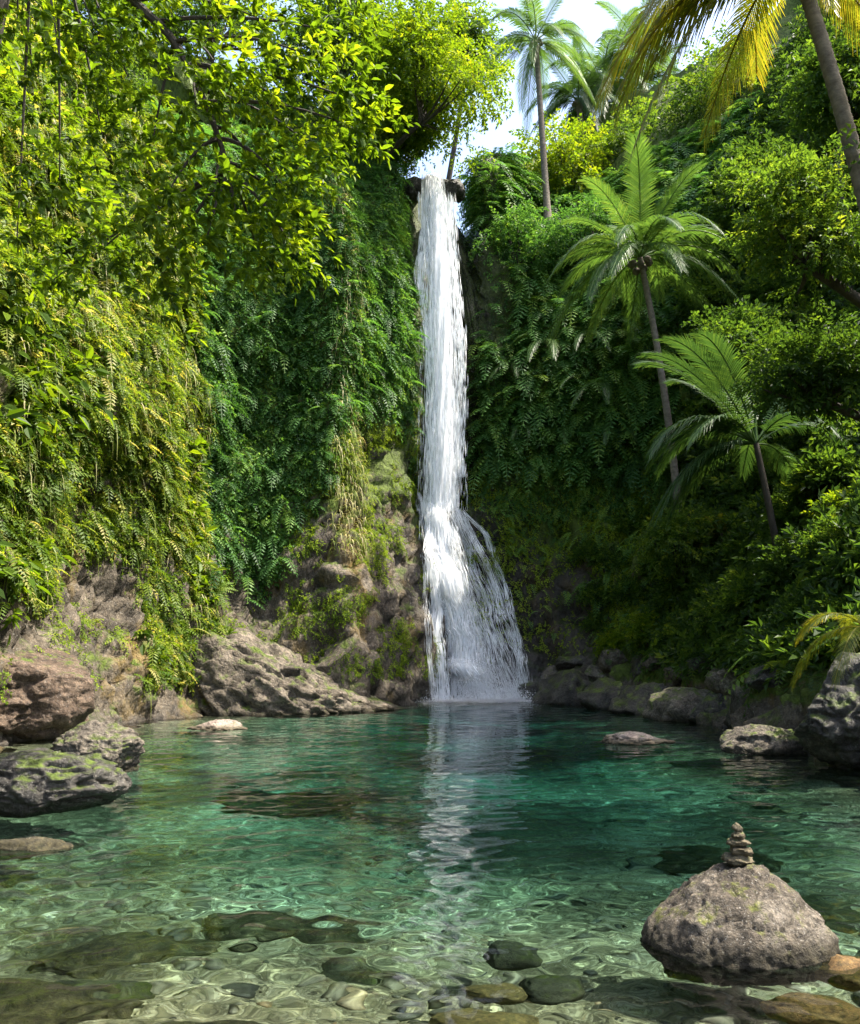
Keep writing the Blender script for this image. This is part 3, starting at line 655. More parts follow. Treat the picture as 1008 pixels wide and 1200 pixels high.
tree_leaves = [o_ for o_ in NT.children if o_.name.startswith('leaves')][0]; tree_leaves['kind'] = 'stuff'
LT = Tpl(); add_leaf(LT, (0, 0, 0), (0, 1, 0), (0, 0, 1), 1, .42); lv, lq, lt = LT.arr()
LM = [mesh_data('leaf', lv, lq, attrs={'tint': lt + t0}, smooth=False) for t0 in (.35, .5, .65, .8)]
for i in range(300):
    c = np.array(cents[i % len(cents)]) - nbase; d = norm(rng.normal(0, 1, 3)); d[1] = -abs(d[1])
    o_ = link('leaf', LM[i % 4], M['leaf_near'], NT, c + d * rng.uniform(.6, 1.05) * np.array([.6, .6, .5])); k_ = rng.uniform(.08, .15); o_.scale = (k_,) * 3
    ax = norm(d * .6 + np.array([.7, -.2, -.45]) + jit(1, .25)[0]); o_.rotation_euler = Matrix(frames(ax[None], norm(np.array([[0, 0, 1.]]) + jit(1, .3)))[0].tolist()).to_euler()
def base_under(p, dz=0): 
    return (p.x, p.y, drop(p.x, p.y))
def tree_px(name, px, py, Y, rpx, rpy, label, group=None, **kw):
    c = pix(px, py, Y); k = Y / 1000; at = kw.pop('at', None); b = Vector((c.x + kw.pop('dx', 0), c.y + kw.pop('dy', .5), 0))
    if at: q_ = pix(at[0], 300, at[1]); b.x, b.y = q_.x, q_.y
    b.z = drop(b.x, b.y)
    b.z = min(b.z, c.z - rpy * k * 1.1)
    return make_tree(name, b, c, (rpx * k, rpx * k * .9, rpy * k), label, group=group, **kw)
# sunlit trees on top of the ridge
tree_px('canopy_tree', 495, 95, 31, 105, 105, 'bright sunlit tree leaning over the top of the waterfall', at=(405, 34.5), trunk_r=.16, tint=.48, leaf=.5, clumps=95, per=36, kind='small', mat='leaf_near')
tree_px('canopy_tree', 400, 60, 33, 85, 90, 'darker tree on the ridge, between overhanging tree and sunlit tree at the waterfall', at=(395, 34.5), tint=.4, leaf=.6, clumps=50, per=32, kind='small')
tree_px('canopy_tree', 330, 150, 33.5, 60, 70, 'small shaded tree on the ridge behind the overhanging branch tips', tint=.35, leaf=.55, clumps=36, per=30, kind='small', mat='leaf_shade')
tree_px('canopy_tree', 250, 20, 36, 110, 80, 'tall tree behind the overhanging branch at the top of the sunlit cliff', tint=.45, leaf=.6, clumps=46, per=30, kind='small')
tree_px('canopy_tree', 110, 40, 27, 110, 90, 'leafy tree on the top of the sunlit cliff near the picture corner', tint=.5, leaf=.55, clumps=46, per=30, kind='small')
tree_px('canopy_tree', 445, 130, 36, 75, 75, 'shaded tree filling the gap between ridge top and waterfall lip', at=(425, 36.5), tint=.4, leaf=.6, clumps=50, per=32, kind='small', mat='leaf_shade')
tree_px('canopy_tree', 462, 165, 33.4, 48, 38, 'low bush-like tree hanging over the left side of the waterfall lip', at=(440, 34), trunk_r=.1, tint=.55, leaf=.45, clumps=44, per=30, kind='small')
tree_px('canopy_tree', 545, 60, 48, 40, 60, 'far hazy tree seen through the gap beside the tall slender palm', at=(500, 50), tint=.5, leaf=.7, clumps=36, per=30, kind='small')
# crest right of the fall
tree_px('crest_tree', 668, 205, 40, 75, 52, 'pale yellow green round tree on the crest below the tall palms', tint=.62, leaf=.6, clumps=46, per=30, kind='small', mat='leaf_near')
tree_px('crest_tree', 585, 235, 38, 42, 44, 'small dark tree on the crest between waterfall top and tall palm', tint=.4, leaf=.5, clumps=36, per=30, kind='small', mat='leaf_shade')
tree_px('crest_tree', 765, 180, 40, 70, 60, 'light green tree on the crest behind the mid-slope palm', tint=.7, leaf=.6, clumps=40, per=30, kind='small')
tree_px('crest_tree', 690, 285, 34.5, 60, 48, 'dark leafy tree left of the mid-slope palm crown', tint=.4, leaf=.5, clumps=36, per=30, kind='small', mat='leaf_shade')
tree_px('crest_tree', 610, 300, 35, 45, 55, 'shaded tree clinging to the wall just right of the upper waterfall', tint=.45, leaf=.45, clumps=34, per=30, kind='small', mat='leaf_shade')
# right-hand jungle
tree_px('jungle_tree', 850, 130, 36, 85, 75, 'tall green tree high on the slope under the golden palm fronds', tint=.5, leaf=.6, clumps=50, per=32, kind='small')
tree_px('jungle_tree', 900, 250, 30, 90, 80, 'mid-slope jungle tree behind the dark broadleaf tree', tint=.45, leaf=.6, clumps=50, per=30, kind='small')
tree_px('jungle_tree', 945, 270, 15.5, 85, 90, 'dark broadleaf tree with bright leaf tips at the edge of the picture', dx=4.2, dy=1.5, tint=.5, leaf=.34, clumps=54, per=30, kind='sprig', trunk_r=.16)
make_tree('jungle_tree', (9.5, 9.5, drop(9.5, 9.5)), (7.6, 9.5, 9.0), (2.1, 2.6, 1.8), 'added shade tree beyond the picture edge, leaf tips crossing the golden palm trunk', tint=.45, leaf=.45, clumps=40, per=26, kind='small', trunk_r=.16)  # added mostly out of frame to cast dappled shade on the right pool
tree_px('jungle_tree', 985, 110, 26, 70, 70, 'jungle tree behind the leaning palm trunk', tint=.4, leaf=.6, clumps=40, per=30, kind='small')
tree_px('jungle_tree', 868, 415, 25, 52, 48, 'leafy tree right beside the mid-slope palm trunk', dx=1.5, dy=3, trunk_r=.1, tint=.5, leaf=.5, clumps=40, per=30, kind='small')
tree_px('jungle_tree', 960, 440, 17, 75, 60, 'shaded tree above the young palm at the picture edge', dx=3.2, dy=1, tint=.4, leaf=.4, clumps=40, per=30, kind='sprig', trunk_r=.14)
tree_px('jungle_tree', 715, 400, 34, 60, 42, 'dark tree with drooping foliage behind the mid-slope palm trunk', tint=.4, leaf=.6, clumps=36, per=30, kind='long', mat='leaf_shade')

# ------------------------------------------------------------------ shrubs on the shaded bank (five kinds, copied)
SH = []
specs = [('sprig', 'leaf_tree', .38, .5), ('small', 'leaf_tree', .42, .45), ('long', 'leaf_tree', .42, .4), ('big', 'leaf_tree', .3, .5), ('sprig', 'leaf_near', .36, .55)]
def shrub_mesh(kind, leaf, tint, n=420):
    d = norm(rng.normal(0, 1, (n, 3))); d[:, 2] = np.abs(d[:, 2]); lob = 1 + .35 * fbm(d * 2.2 + rng.random(3) * 9, 2)
    P = d * (rng.random((n, 1)) ** .4) * lob[:, None] * np.array([.75, .75, .8]) + [0, 0, .15]
    Fm = frames(norm(d + [0, 0, .1] + jit(n, .4)), norm(np.array([0, 0, 1.]) + jit(n, .3)))
    v, q, a = instance(TP[kind], P, Fm, leaf * rng.uniform(.7, 1.2, n), np.clip(rng.normal(tint, .2, n), 0, 1))
    return mesh_data('foliage', v, q, attrs={'tint': a}, smooth=False)
def stem_mesh():
    parts = []
    for k in range(6):
        a = rng.uniform(0, 6.3); e = np.array([math.cos(a) * .4, math.sin(a) * .4, rng.uniform(.5, .8)]); parts.append(tube(bez([0, 0, -.3], [0, 0, .3], e, 5), np.linspace(.035, .01, 5), 5))
    v, q, a = merge(parts); return mesh_data('stems', v, q)
SHM = [(shrub_mesh(k, l, t), m) for k, m, l, t in specs]; STM = stem_mesh()
def shrub(p, s, kind, label, group, rz=None, tilt=0):
    e = empty('shrub', p, label, 'shrub', group); e.scale = (s, s, s); e.rotation_euler = (0, tilt, random.uniform(0, 6.3) if rz is None else rz)
    me, m = SHM[kind]; link('foliage', me, M[m], e); link('stems', STM, M['bark'], e); return e
shr = [
 (715, 650, 0.9, 0), (735, 610, .9, 3), (700, 690, .8, 1), (760, 590, .8, 4), (740, 690, .9, 1), (790, 620, .9, 2), (770, 660, .8, 3), (820, 570, 1.0, 0), (800, 690, .9, 1), (840, 690, .9, 0),
 (760, 730, .9, 4), (720, 745, .7, 4), (800, 740, .9, 1), (850, 720, 1.0, 0), (890, 700, .9, 2), (880, 640, .9, 3), (930, 660, .9, 1), (940, 600, 1.0, 0), (900, 560, 1.0, 2), (970, 560, 1.0, 3),
 (985, 640, .9, 0), (950, 720, .8, 1), (830, 480, 1.1, 1), (870, 450, 1.2, 0), (800, 540, .9, 3), (960, 510, 1.1, 1), (1000, 480, 1.1, 2), (1000, 720, .7, 3), (780, 430, 1.2, 0), (830, 350, 1.4, 1), (880, 380, 1.3, 3), (800, 300, 1.5, 0), (860, 300, 1.5, 1), (1000, 380, 1.2, 0), (920, 340, 1.3, 2), (760, 500, 1.0, 2), (990, 600, .8, 4), (700, 720, .7, 0), (690, 640, .7, 1)]
names = ['glossy', 'small-leaved', 'long-leaved', 'broad-leaved', 'yellow-green']
zone = [(520, 'high under the jungle trees'), (640, 'round the young palm'), (705, 'below the young palm'), (1300, 'low above the shore rocks')]
SHL = []
for i, (x, y, s, k) in enumerate(shr):
    p, nn = hit(x, y + 20)
    if p is None: continue
    side = 'facing the waterfall' if x < 740 else ('in the middle' if x < 880 else 'at the picture edge')
    zz = next(t for lim, t in zone if y < lim)
    SHL.append((f'{names[k]} green shrub {zz}, {side}', y, shrub(p - nn * .1, s, k, 'x', 'shrubs on the shaded bank', tilt=-.2)))
for lab in {l for l, _, _ in SHL}:
    same = sorted([(y, i) for i, (l, y, _) in enumerate(SHL) if l == lab]); m_ = len(same)
    words = {1: [''], 2: [', upper of the two', ', lower of the two'], 3: [', highest of three', ', middle of three', ', lowest of three']}.get(m_, [f', number {k + 1} from the top' for k in range(m_)])
    for (yy, i), w_ in zip(same, words): SHL[i][2]['label'] = lab.replace(' green', '') + w_

# ------------------------------------------------------------------ palms
def frond_mesh(L, rise, fall, width=.22, n=58, wl=.02, seed=0, hang=.5, tw=.0):
    r = random.Random(seed); V = []; Q = []; T = []
    def rp(u): return Vector((tw * u * u * L, L * (u - .22 * fall * u * u), L * (rise * u - fall * u * u)))
    pts = np.array([rp(u) for u in np.linspace(0, 1, 14)]); v, q, a = tube(pts, np.linspace(.022 * L / 2.5, .004, 14), 4)
    V += v.tolist(); Q += q.tolist(); T += [.75] * len(v)
    for i in range(n):
        u = .13 + .87 * i / (n - 1); p = rp(u); d = (rp(min(1, u + .02)) - rp(u - .02)).normalized(); sd = d.cross(Vector((0, 0, 1))).normalized(); up = sd.cross(d)
        ln = width * L * (.35 + .75 * math.sin(math.pi * min(1, .12 + .86 * u)) ** .8) * r.uniform(.85, 1.1)
        for s in (-1, 1):
            g = hang * r.uniform(.7, 1.3)
            dr = (sd * s * (.85 - .35 * u) + d * (.45 + .6 * u) + up * .15).normalized(); m = p + dr * ln * .5 + Vector((0, 0, -g * ln * .16)); e = p + dr * ln * (1 - .15 * g) + Vector((0, 0, -g * ln * .62))
            w = d * wl * L / 2.5; o = len(V); t = r.uniform(.2, .7)
            V += [tuple(p - w * .6), tuple(p + w * .6), tuple(m + w), tuple(m - w), tuple(e + w * .15), tuple(e - w * .15)]; T += [t, t, t, t, t + .15, t + .15]
            Q += [[o, o + 1, o + 2, o + 3], [o + 3, o + 2, o + 4, o + 5]]
    return mesh_data('frond', V, Q, attrs={'tint': np.clip(T, 0, 1)}, smooth=False)
FR = {'up': [frond_mesh(1, 1.5, .75, seed=i, hang=.35, tw=.1 * (-1) ** i) for i in range(2)],
      'mid': [frond_mesh(1, .75, .85, seed=i + 5, hang=.6, tw=.12 * (-1) ** i) for i in range(3)],
      'low': [frond_mesh(1, .2, .8, seed=i + 9, hang=.8, tw=.12 * (-1) ** i) for i in range(3)],
      'hang': [frond_mesh(1, -.35, .75, seed=i + 14, hang=.9) for i in range(2)]}
for k in FR:
    for me in FR[k]: pass
PALM_SETS = {}
def frond_for(kind, mat):
    key = (kind, mat)
    if key not in PALM_SETS:
        PALM_SETS[key] = []
        for me in FR[kind]:
            c = me.copy(); c.name = 'frond'; c.materials.append(M[mat]); PALM_SETS[key].append(c)
    return random.choice(PALM_SETS[key])
def palm(base, top, L, label, mat='palm', bark='palm_bark', r0=.16, r1=.10, counts=(6, 7, 6, 3), bend=.0, spec=None, group=None, a0=0, nuts_on=True):
    base = np.array(base, float); top = np.array(top, float) - base
    e = empty('palm_tree', base, label, 'palm', group)
    mid = top * .55 + np.array([bend, 0, 0]); path = bez([0, 0, -.5], mid, top, 90)
    rad = np.linspace(r0, r1, 90) * (1 + .09 * (np.arange(90) % 2)) * (1 + .5 * np.exp(-np.arange(90) / 5))
    v, q, a = tube(path, rad, 10); link('trunk', mesh_data('trunk', v, q), M[bark], e)
    n = [0]
    def add(kind, az, Lf, tilt=0.0):
        o = link('frond', frond_for(kind, mat), None, e); o.location = top; o.scale = (Lf, Lf, Lf); o.rotation_euler = (tilt, 0, az); n[0] += 1
    if spec:
        for kind, az, Lf in spec: add(kind, R(az), Lf)
    else:
        for kind, c in zip(('up', 'mid', 'low', 'hang'), counts):
            off = random.uniform(0, 6.3)
            for i in range(c): add(kind, off + a0 + i * 2 * math.pi / c + random.uniform(-.25, .25), L * random.uniform(.88, 1.1) * (.85 if kind == 'up' else 1), random.uniform(-.1, .1))
    # young spear and fruit knob
    sp = [tube(bez(top, top + [0, 0, .2 * L], top + [.03 * L, 0, .55 * L], 6), np.linspace(.05 * L / 2.5, .008, 6), 5)]
    v, q, a = merge(sp); link('spear_leaf', mesh_data('spear_leaf', v, q, attrs={'tint': a + .7}), M[mat], e)
    nuts = []
    if not nuts_on: return e
    for i in range(7):
        a = i * .9; c = top + np.array([math.cos(a) * .2, math.sin(a) * .2, -.12 - .06 * (i % 3)]) * L / 2.5
        zz = np.linspace(-1, 1, 7); nuts.append(tube(c + np.stack([0 * zz, 0 * zz, zz * .1 * L / 2.5], -1), np.sqrt(np.clip(1 - zz ** 2, .001, 1)) * .085 * L / 2.5, 8))
    v, q, a = merge(nuts); o = link('coconuts', mesh_data('coconuts', v, q, attrs={'tint': a + .4}), M['palm_bark'], e)
    return e
def palm_px(pb, pt, Y, Lpx, label, **kw):
    b = pix(pb[0], pb[1], Y)
    if kw.pop('ground', False):
        h = hit(pb[0], pb[1])[0]; b = h; Y = h.y - kw.pop('fwd', 0)
    t = pix(pt[0], pt[1], Y); return palm(b, t, Lpx * Y / 1000 * 1.3, label, **kw)
palm_px((642, 250), (628, 48), 36.5, 66, 'tall slender palm standing against the white sky', r0=.16, r1=.11, counts=(5, 6, 7, 4))
palm_px((712, 200), (707, 98), 46, 74, 'short stout palm on the crest beside the tall slender palm', r0=.26, r1=.2, counts=(6, 7, 6, 3))
palm_px((760, 170), (748, 55), 52, 62, 'hazy distant palm behind the crest, partly hidden by golden fronds', r0=.22, r1=.16, counts=(6, 6, 5, 2))
palm_px((802, 660), (750, 302), 23, 106, 'tall palm with thin pale trunk rising from the middle of the bank', ground=True, fwd=1.2, r0=.14, r1=.095, bend=.35, counts=(6, 10, 8, 0))
hb = hit(800, 690)[0]; yb = hb.y - 1.0
make_tree('jungle_tree', (hb.x, yb, hb.z - .3), pix(800, 640, yb - .6), (1.5, 1.1, 1.25), 'small leafy tree hiding the foot of the tall pale palm trunk', tint=.5, leaf=.4, clumps=34, per=30, kind='sprig', trunk_r=.06)
palm_px((690, 230), (678, 118), 45, 62, 'dense dark palm on the crest close to the tall slender palm', mat='palm_shade_toned', r0=.2, r1=.15, counts=(6, 8, 7, 2))
palm_px((745, 220), (738, 112), 48, 66, 'dense dark palm on the crest beneath the golden fronds', mat='palm_shade_toned', r0=.2, r1=.15, counts=(6, 8, 7, 2))
palm_px((925, 700), (886, 520), 13.5, 112, 'dark young palm with arching fronds low on the bank', ground=True, r0=.1, r1=.07, bark='bark', mat='palm_shade_toned', nuts_on=False, spec=[(k_, a_, l_ * 1.9) for k_, a_, l_ in [('up', 95, 1.7), ('up', 45, 1.6), ('up', 140, 1.6), ('up', 70, 1.8), ('mid', 75, 1.75), ('mid', 110, 1.75), ('mid', 95, 1.9), ('low', 88, 1.7), ('low', 65, 1.5), ('mid', 200, 1.5), ('mid', 260, 1.5), ('low', 300, 1.5), ('mid', -20, 1.5), ('up', 0, 1.6), ('up', 290, 1.6), ('mid', 60, 1.7), ('low', 105, 1.7), ('up', 120, 1.7), ('low', 45, 1.5), ('mid', 130, 1.6)]])
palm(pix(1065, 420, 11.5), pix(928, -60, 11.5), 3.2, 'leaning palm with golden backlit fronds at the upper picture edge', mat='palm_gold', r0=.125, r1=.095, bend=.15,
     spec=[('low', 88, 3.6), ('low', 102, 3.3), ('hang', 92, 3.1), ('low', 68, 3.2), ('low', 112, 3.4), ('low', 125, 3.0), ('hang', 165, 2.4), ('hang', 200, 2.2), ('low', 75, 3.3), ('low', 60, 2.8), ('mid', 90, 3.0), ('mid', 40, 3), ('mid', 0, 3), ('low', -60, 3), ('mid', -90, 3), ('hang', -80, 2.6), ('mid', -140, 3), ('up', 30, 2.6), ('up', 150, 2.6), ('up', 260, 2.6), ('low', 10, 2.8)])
# young palms: starburst and foreground fronds
def young(p, L, n, label, mat, kinds=('up', 'mid', 'low')):
    e = empty('young_palm', p, label, 'palm', 'young palms on the bank')
    v, q, a = tube(np.array([[0, 0, -.4], [0, 0, 0], [.02, 0, .15]]), np.array([.06, .06, .03]), 7); link('trunk', mesh_data('trunk', v, q), M['palm_bark'], e)
    for i in range(n):
        o = link('frond', frond_for(kinds[i % len(kinds)], mat), None, e); o.location = (0, 0, .1); Lf = L * random.uniform(.85, 1.1); o.scale = (Lf,) * 3; o.rotation_euler = (0, 0, i * 2.4)
    return e
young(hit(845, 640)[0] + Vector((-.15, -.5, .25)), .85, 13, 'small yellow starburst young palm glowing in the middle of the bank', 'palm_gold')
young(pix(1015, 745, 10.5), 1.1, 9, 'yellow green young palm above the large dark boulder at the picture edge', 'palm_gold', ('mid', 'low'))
for (x_, y_, L_, lab_) in [(600, 430, 1.7, 'feathery young palm on the wall nearest the waterfall'), (640, 405, 1.9, 'feathery young palm high on the wall left of the palm trunk'), (700, 455, 2.0, 'feathery young palm on the wall touching the pale palm trunk'), (725, 500, 1.7, 'feathery young palm low behind the pale palm trunk'), (615, 500, 1.5, 'feathery young palm above the mossy slope near the fall'), (690, 395, 1.8, 'feathery young palm under the dark tree left of the palm crown')]:
    young(hit(x_, y_)[0], L_, 8, lab_, 'palm', ('mid', 'low', 'hang'))
young(hit(655, 505)[0], 1.6, 9, 'feathery young palm hanging from the wall above the dark hollow', 'palm', ('mid', 'low', 'hang'))

# ------------------------------------------------------------------ fern clumps one can pick out
FM = []
for i in range(4):
    n = 12; az = np.arange(n) * 2.4 + rng.random(n) * .4; ax = np.stack([np.cos(az), np.sin(az), rng.uniform(-.1, .5, n)], -1)
    v, q, a = instance(TP['fern'], np.zeros((n, 3)), frames(ax, np.tile([0, 0, 1.], (n, 1))), rng.uniform(.7, 1.1, n), rng.uniform(.35, .7, n)); FM.append(mesh_data('fern_clump', v, q, attrs={'tint': a}, smooth=False))
def fern_clump(x, y, s, mat, label, group):
    p, nn = hit(x, y)
    if p is None: return
    me = FM[random.randrange(4)].copy(); me.materials.append(M[mat]); o = link('fern_clump', me, None, None, p + nn * .05); o.scale = (s,) * 3
    up = (nn + Vector((0, 0, 1))).normalized(); o.rotation_mode = 'QUATERNION'; o.rotation_quaternion = up.to_track_quat('Z', 'Y') ; tag(o, label, 'fern', group)
for x, y, s, lab in [(215, 640, .9, 'lush fern clump above the big sloping slab'), (250, 690, .8, 'pale fern clump touching the top of the big sloping slab'), (190, 560, 1.0, 'fern clump in the middle of the sunlit cliff under drooping grass'), (130, 600, .9, 'fern clump above the bare rock column of the sunlit cliff'), (60, 560, .9, 'fern clump low on the sunlit cliff near the picture edge'), (100, 470, 1.0, 'large fern clump high on the sunlit cliff')]:
    fern_clump(x, y, s, 'fern', lab, 'fern clumps on the sunlit cliff')
for x, y, s, lab in [(630, 470, 1.6, 'broad dark fern hanging left above the dark hollow'), (690, 490, 1.5, 'broad dark fern hanging right above the dark hollow'), (610, 400, 1.4, 'dark fern on the wall beside the upper waterfall'), (665, 420, 1.4, 'dark fern clump midway between waterfall and palm trunk')]:
    fern_clump(x, y, s, 'leaf_shade', lab, 'ferns on the shaded wall')

# ------------------------------------------------------------------ boulders
def ico(sub):
    import bmesh
    bm = bmesh.new(); bmesh.ops.create_icosphere(bm, subdivisions=sub, radius=1); v = np.array([x.co[:] for x in bm.verts]); f = np.array([[x.index for x in p.verts] for p in bm.faces]); bm.free(); return v, f
ICO = {k: ico(k) for k in (2, 3, 4, 5, 6)}
def rock_verts(seed, size, sub=5, cuts=9, hard=.93, rough=.1, power=1.0):
    r = np.random.default_rng(seed); v, f = ICO[sub]; v = v.copy(); cuts = int(cuts * 1.5)
    for i in range(cuts):
        n = norm(r.normal(0, 1, 3)); d = r.uniform(.62, .9); k = v @ n - d; v = v - np.where(k > 0, k, 0)[:, None] * n * hard
    v = v * (1 + rough * fbm(v * 1.6 + seed * 3.1, 3)[:, None]) + 0
    v = v * (1 + rough * .6 * fbm(v * 4.5 + seed, 3, ridged=True)[:, None]) * (1 + rough * .2 * fbm(v * 17 + seed, 2, ridged=True)[:, None])
    v = v * (1 - (.05 + rough * .35) * cracks(v * [1.1, 1.1, 1.5] + seed * 1.7, .05)[:, None])
    return v * np.asarray(size, float), f
def boulder(name, c, size, mat, label, seed, group=None, rz=0, tilt=(0, 0), cat='boulder', **kw):
    v, f = rock_verts(seed, size, **kw); me = mesh_data(name, v, tris=f); o = link(name, me, M[mat], None, c); o.rotation_euler = (tilt[0], tilt[1], rz)
    tag(o, label, cat, group); o.cycles.is_caustics_receiver = True; return o
def bw_px(x0, x1, ytop, ybase, mat, label, seed, depth_f=.9, sink=.25, name='boulder', **kw):
    """a boulder standing in the water, from its outline: left, right, top and waterline rows"""
    p = onz((x0 + x1) / 2, ybase); d = p.y * ct - CAM_H * st; w = (x1 - x0) / 1000 * d / 2; yc = p.y + w * depth_f * .8
    top = pix((x0 + x1) / 2, ytop, yc).z; k = yc / p.y
    h = (top + sink) / 2
    return boulder(name, (p.x * k, yc, top - h), (w * k, w * depth_f * k, h), mat, label, seed, **kw)
bw_px(-100, 112, 750, 872, 'rock_red', 'large reddish brown boulder behind the two mossy boulders', 3, rough=.13, cuts=7, sub=6)
bw_px(-66, 142, 872, 958, 'rock_dark', 'low dark mossy boulder nearest the camera on the left shore', 8, depth_f=.6, rough=.14, cuts=8, sub=6)
bw_px(62, 168, 848, 908, 'rock', 'smaller rounded mossy boulder between reddish boulder and pool', 12, rough=.13, cuts=9, sub=6)
bw_px(938, 1090, 772, 908, 'rock_dark', 'large dark boulder at the right picture edge with a sunlit rim', 21, rough=.12, cuts=8, sub=6)
bw_px(842, 944, 843, 884, 'rock', 'low mossy rock in the water beside the large dark boulder', 24, depth_f=.6, rough=.14)
bw_px(690, 790, 856, 872, 'drift', 'flat pale rock just breaking the surface off the shaded bank', 31, depth_f=.7, rough=.15)
bw_px(218, 288, 842, 856, 'drift', 'flat pinkish rock breaking the surface in front of the big slab', 35, depth_f=.6, rough=.18)
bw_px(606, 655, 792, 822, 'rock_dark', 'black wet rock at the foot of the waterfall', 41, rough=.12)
# the big sloping slab in front of the ridge: heightfield-like wedge built from its own outline
def slab():
    v, f = ICO[6]; v = v.copy()
    r = np.random.default_rng(77)
    for i in range(12):
        n = norm(r.normal(0, 1, 3)); d = r.uniform(.72, .92); k = v @ n - d; v = v - np.where(k > 0, k, 0)[:, None] * n * .8
    x, y, z = v.T.copy()
    # ridge line falls from a summit left of centre to a long toe on the right
    top = np.interp(x, [-1.1, -.75, -.45, -.2, .2, .6, 1.0], [.5, .95, 1.08, 1.0, .66, .3, .04])
    z = np.where(z > 0, z * top, z * .6); 
    P = np.stack([x * 3.9, y * 1.9 + .35 * x, z * 2.45], -1)
    P += norm(P * [.3, .6, .4]) * (.42 * fbm(P * .6 + 4, 4, ridged=True) + .26 * fbm((P @ np.array([[.8, 0, .6], [0, 1, 0], [-.6, 0, .8]])) * [.8, 2.2, 3.2] + 8, 4, ridged=True))[:, None]
    T_ = P @ np.array([[.85, 0, .5], [0, 1, 0], [-.5, 0, .85]]); P -= norm(P * [.3, .6, .4]) * (.22 * cracks(T_ * [.45, .8, .9] + 3, .055) + .07 * cracks(T_ * [1.4, 2.2, 2.6] + 9, .06))[:, None]
    return P, f
v, f = slab(); so = link('rock_slab', mesh_data('rock_slab', v, tris=f), M['slab'], None, (-4.75, 26.6, -.1)); tag(so, 'big sloping grey brown slab with mossy patches below the ridge', 'rock'); so.cycles.is_caustics_receiver = True
# smaller shore rocks under the slab and cliff
for i, (x0, x1, yt, yb, lab) in enumerate([(110, 168, 806, 838, 'brown rock at the foot of the sunlit cliff'), (168, 215, 808, 836, 'small mossy rock between cliff foot and big slab'), (240, 292, 806, 834, 'small rounded rock at the foot of the big slab'), (60, 120, 800, 846, 'rock behind the small rounded boulder at the cliff foot')]):
    bw_px(x0, x1, yt, yb, 'rock', lab, 50 + i, group='small rocks along the sunlit shore', rough=.14)
# rocks along the shaded shore
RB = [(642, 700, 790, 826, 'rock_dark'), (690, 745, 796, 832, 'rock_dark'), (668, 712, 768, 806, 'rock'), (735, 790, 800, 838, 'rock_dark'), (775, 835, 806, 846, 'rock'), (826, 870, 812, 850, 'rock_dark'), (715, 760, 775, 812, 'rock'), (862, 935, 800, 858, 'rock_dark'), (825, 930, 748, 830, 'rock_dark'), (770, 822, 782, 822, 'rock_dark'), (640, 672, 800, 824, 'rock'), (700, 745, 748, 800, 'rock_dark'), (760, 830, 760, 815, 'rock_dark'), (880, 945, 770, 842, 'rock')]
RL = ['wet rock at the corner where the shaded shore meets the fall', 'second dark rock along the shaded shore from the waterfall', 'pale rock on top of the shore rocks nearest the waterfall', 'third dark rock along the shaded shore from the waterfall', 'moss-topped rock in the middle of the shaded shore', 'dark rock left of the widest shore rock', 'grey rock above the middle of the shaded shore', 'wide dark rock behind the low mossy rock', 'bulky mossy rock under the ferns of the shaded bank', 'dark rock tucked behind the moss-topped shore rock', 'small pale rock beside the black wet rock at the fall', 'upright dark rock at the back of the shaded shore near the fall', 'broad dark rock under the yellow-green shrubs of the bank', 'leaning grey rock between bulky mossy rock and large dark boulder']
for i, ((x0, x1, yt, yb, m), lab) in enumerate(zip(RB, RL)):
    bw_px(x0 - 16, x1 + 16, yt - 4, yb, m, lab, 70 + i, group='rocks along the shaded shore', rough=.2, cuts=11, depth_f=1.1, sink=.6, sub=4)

words = ['first', 'second', 'third', 'fourth', 'fifth', 'sixth', 'seventh', 'eighth', 'ninth', 'tenth', 'eleventh', 'twelfth']
for i, (x, y, r_) in enumerate([(648, 792, .7), (672, 778, .65), (700, 790, .6), (722, 772, .6), (748, 786, .65), (772, 775, .6), (798, 792, .6), (822, 776, .55), (848, 800, .6), (872, 778, .55), (900, 790, .5), (925, 772, .5)]):
    p, nn = hit(x, y)
    boulder('boulder', p - nn * r_ * .25, (r_ * random.uniform(.8, 1.3), r_ * random.uniform(.7, 1.0), r_ * random.uniform(.55, .8)), ('rock', 'rock_dark', 'rock')[i % 3], f'{words[i]} rock from the waterfall in the upper row above the shaded shore', 90 + i, group='rocks along the shaded shore', rz=random.uniform(0, 3), rough=.2, cuts=11, sub=4)

boulder('boulder', pix(483, 220, 34.3), (.55, .6, .5), 'rock_dark', 'dark rock at the left side of the waterfall lip', 131, group='rocks at the waterfall lip', rough=.2, sub=4)
boulder('boulder', pix(533, 226, 34.2), (.5, .6, .5), 'rock_dark', 'dark rock at the right side of the waterfall lip', 132, group='rocks at the waterfall lip', rough=.2, sub=4)
boulder('boulder', pix(508, 219, 35.3), (.9, .6, .3), 'rock_dark', 'wet rock the waterfall spills over', 133, group='rocks at the waterfall lip', rough=.2, sub=4)

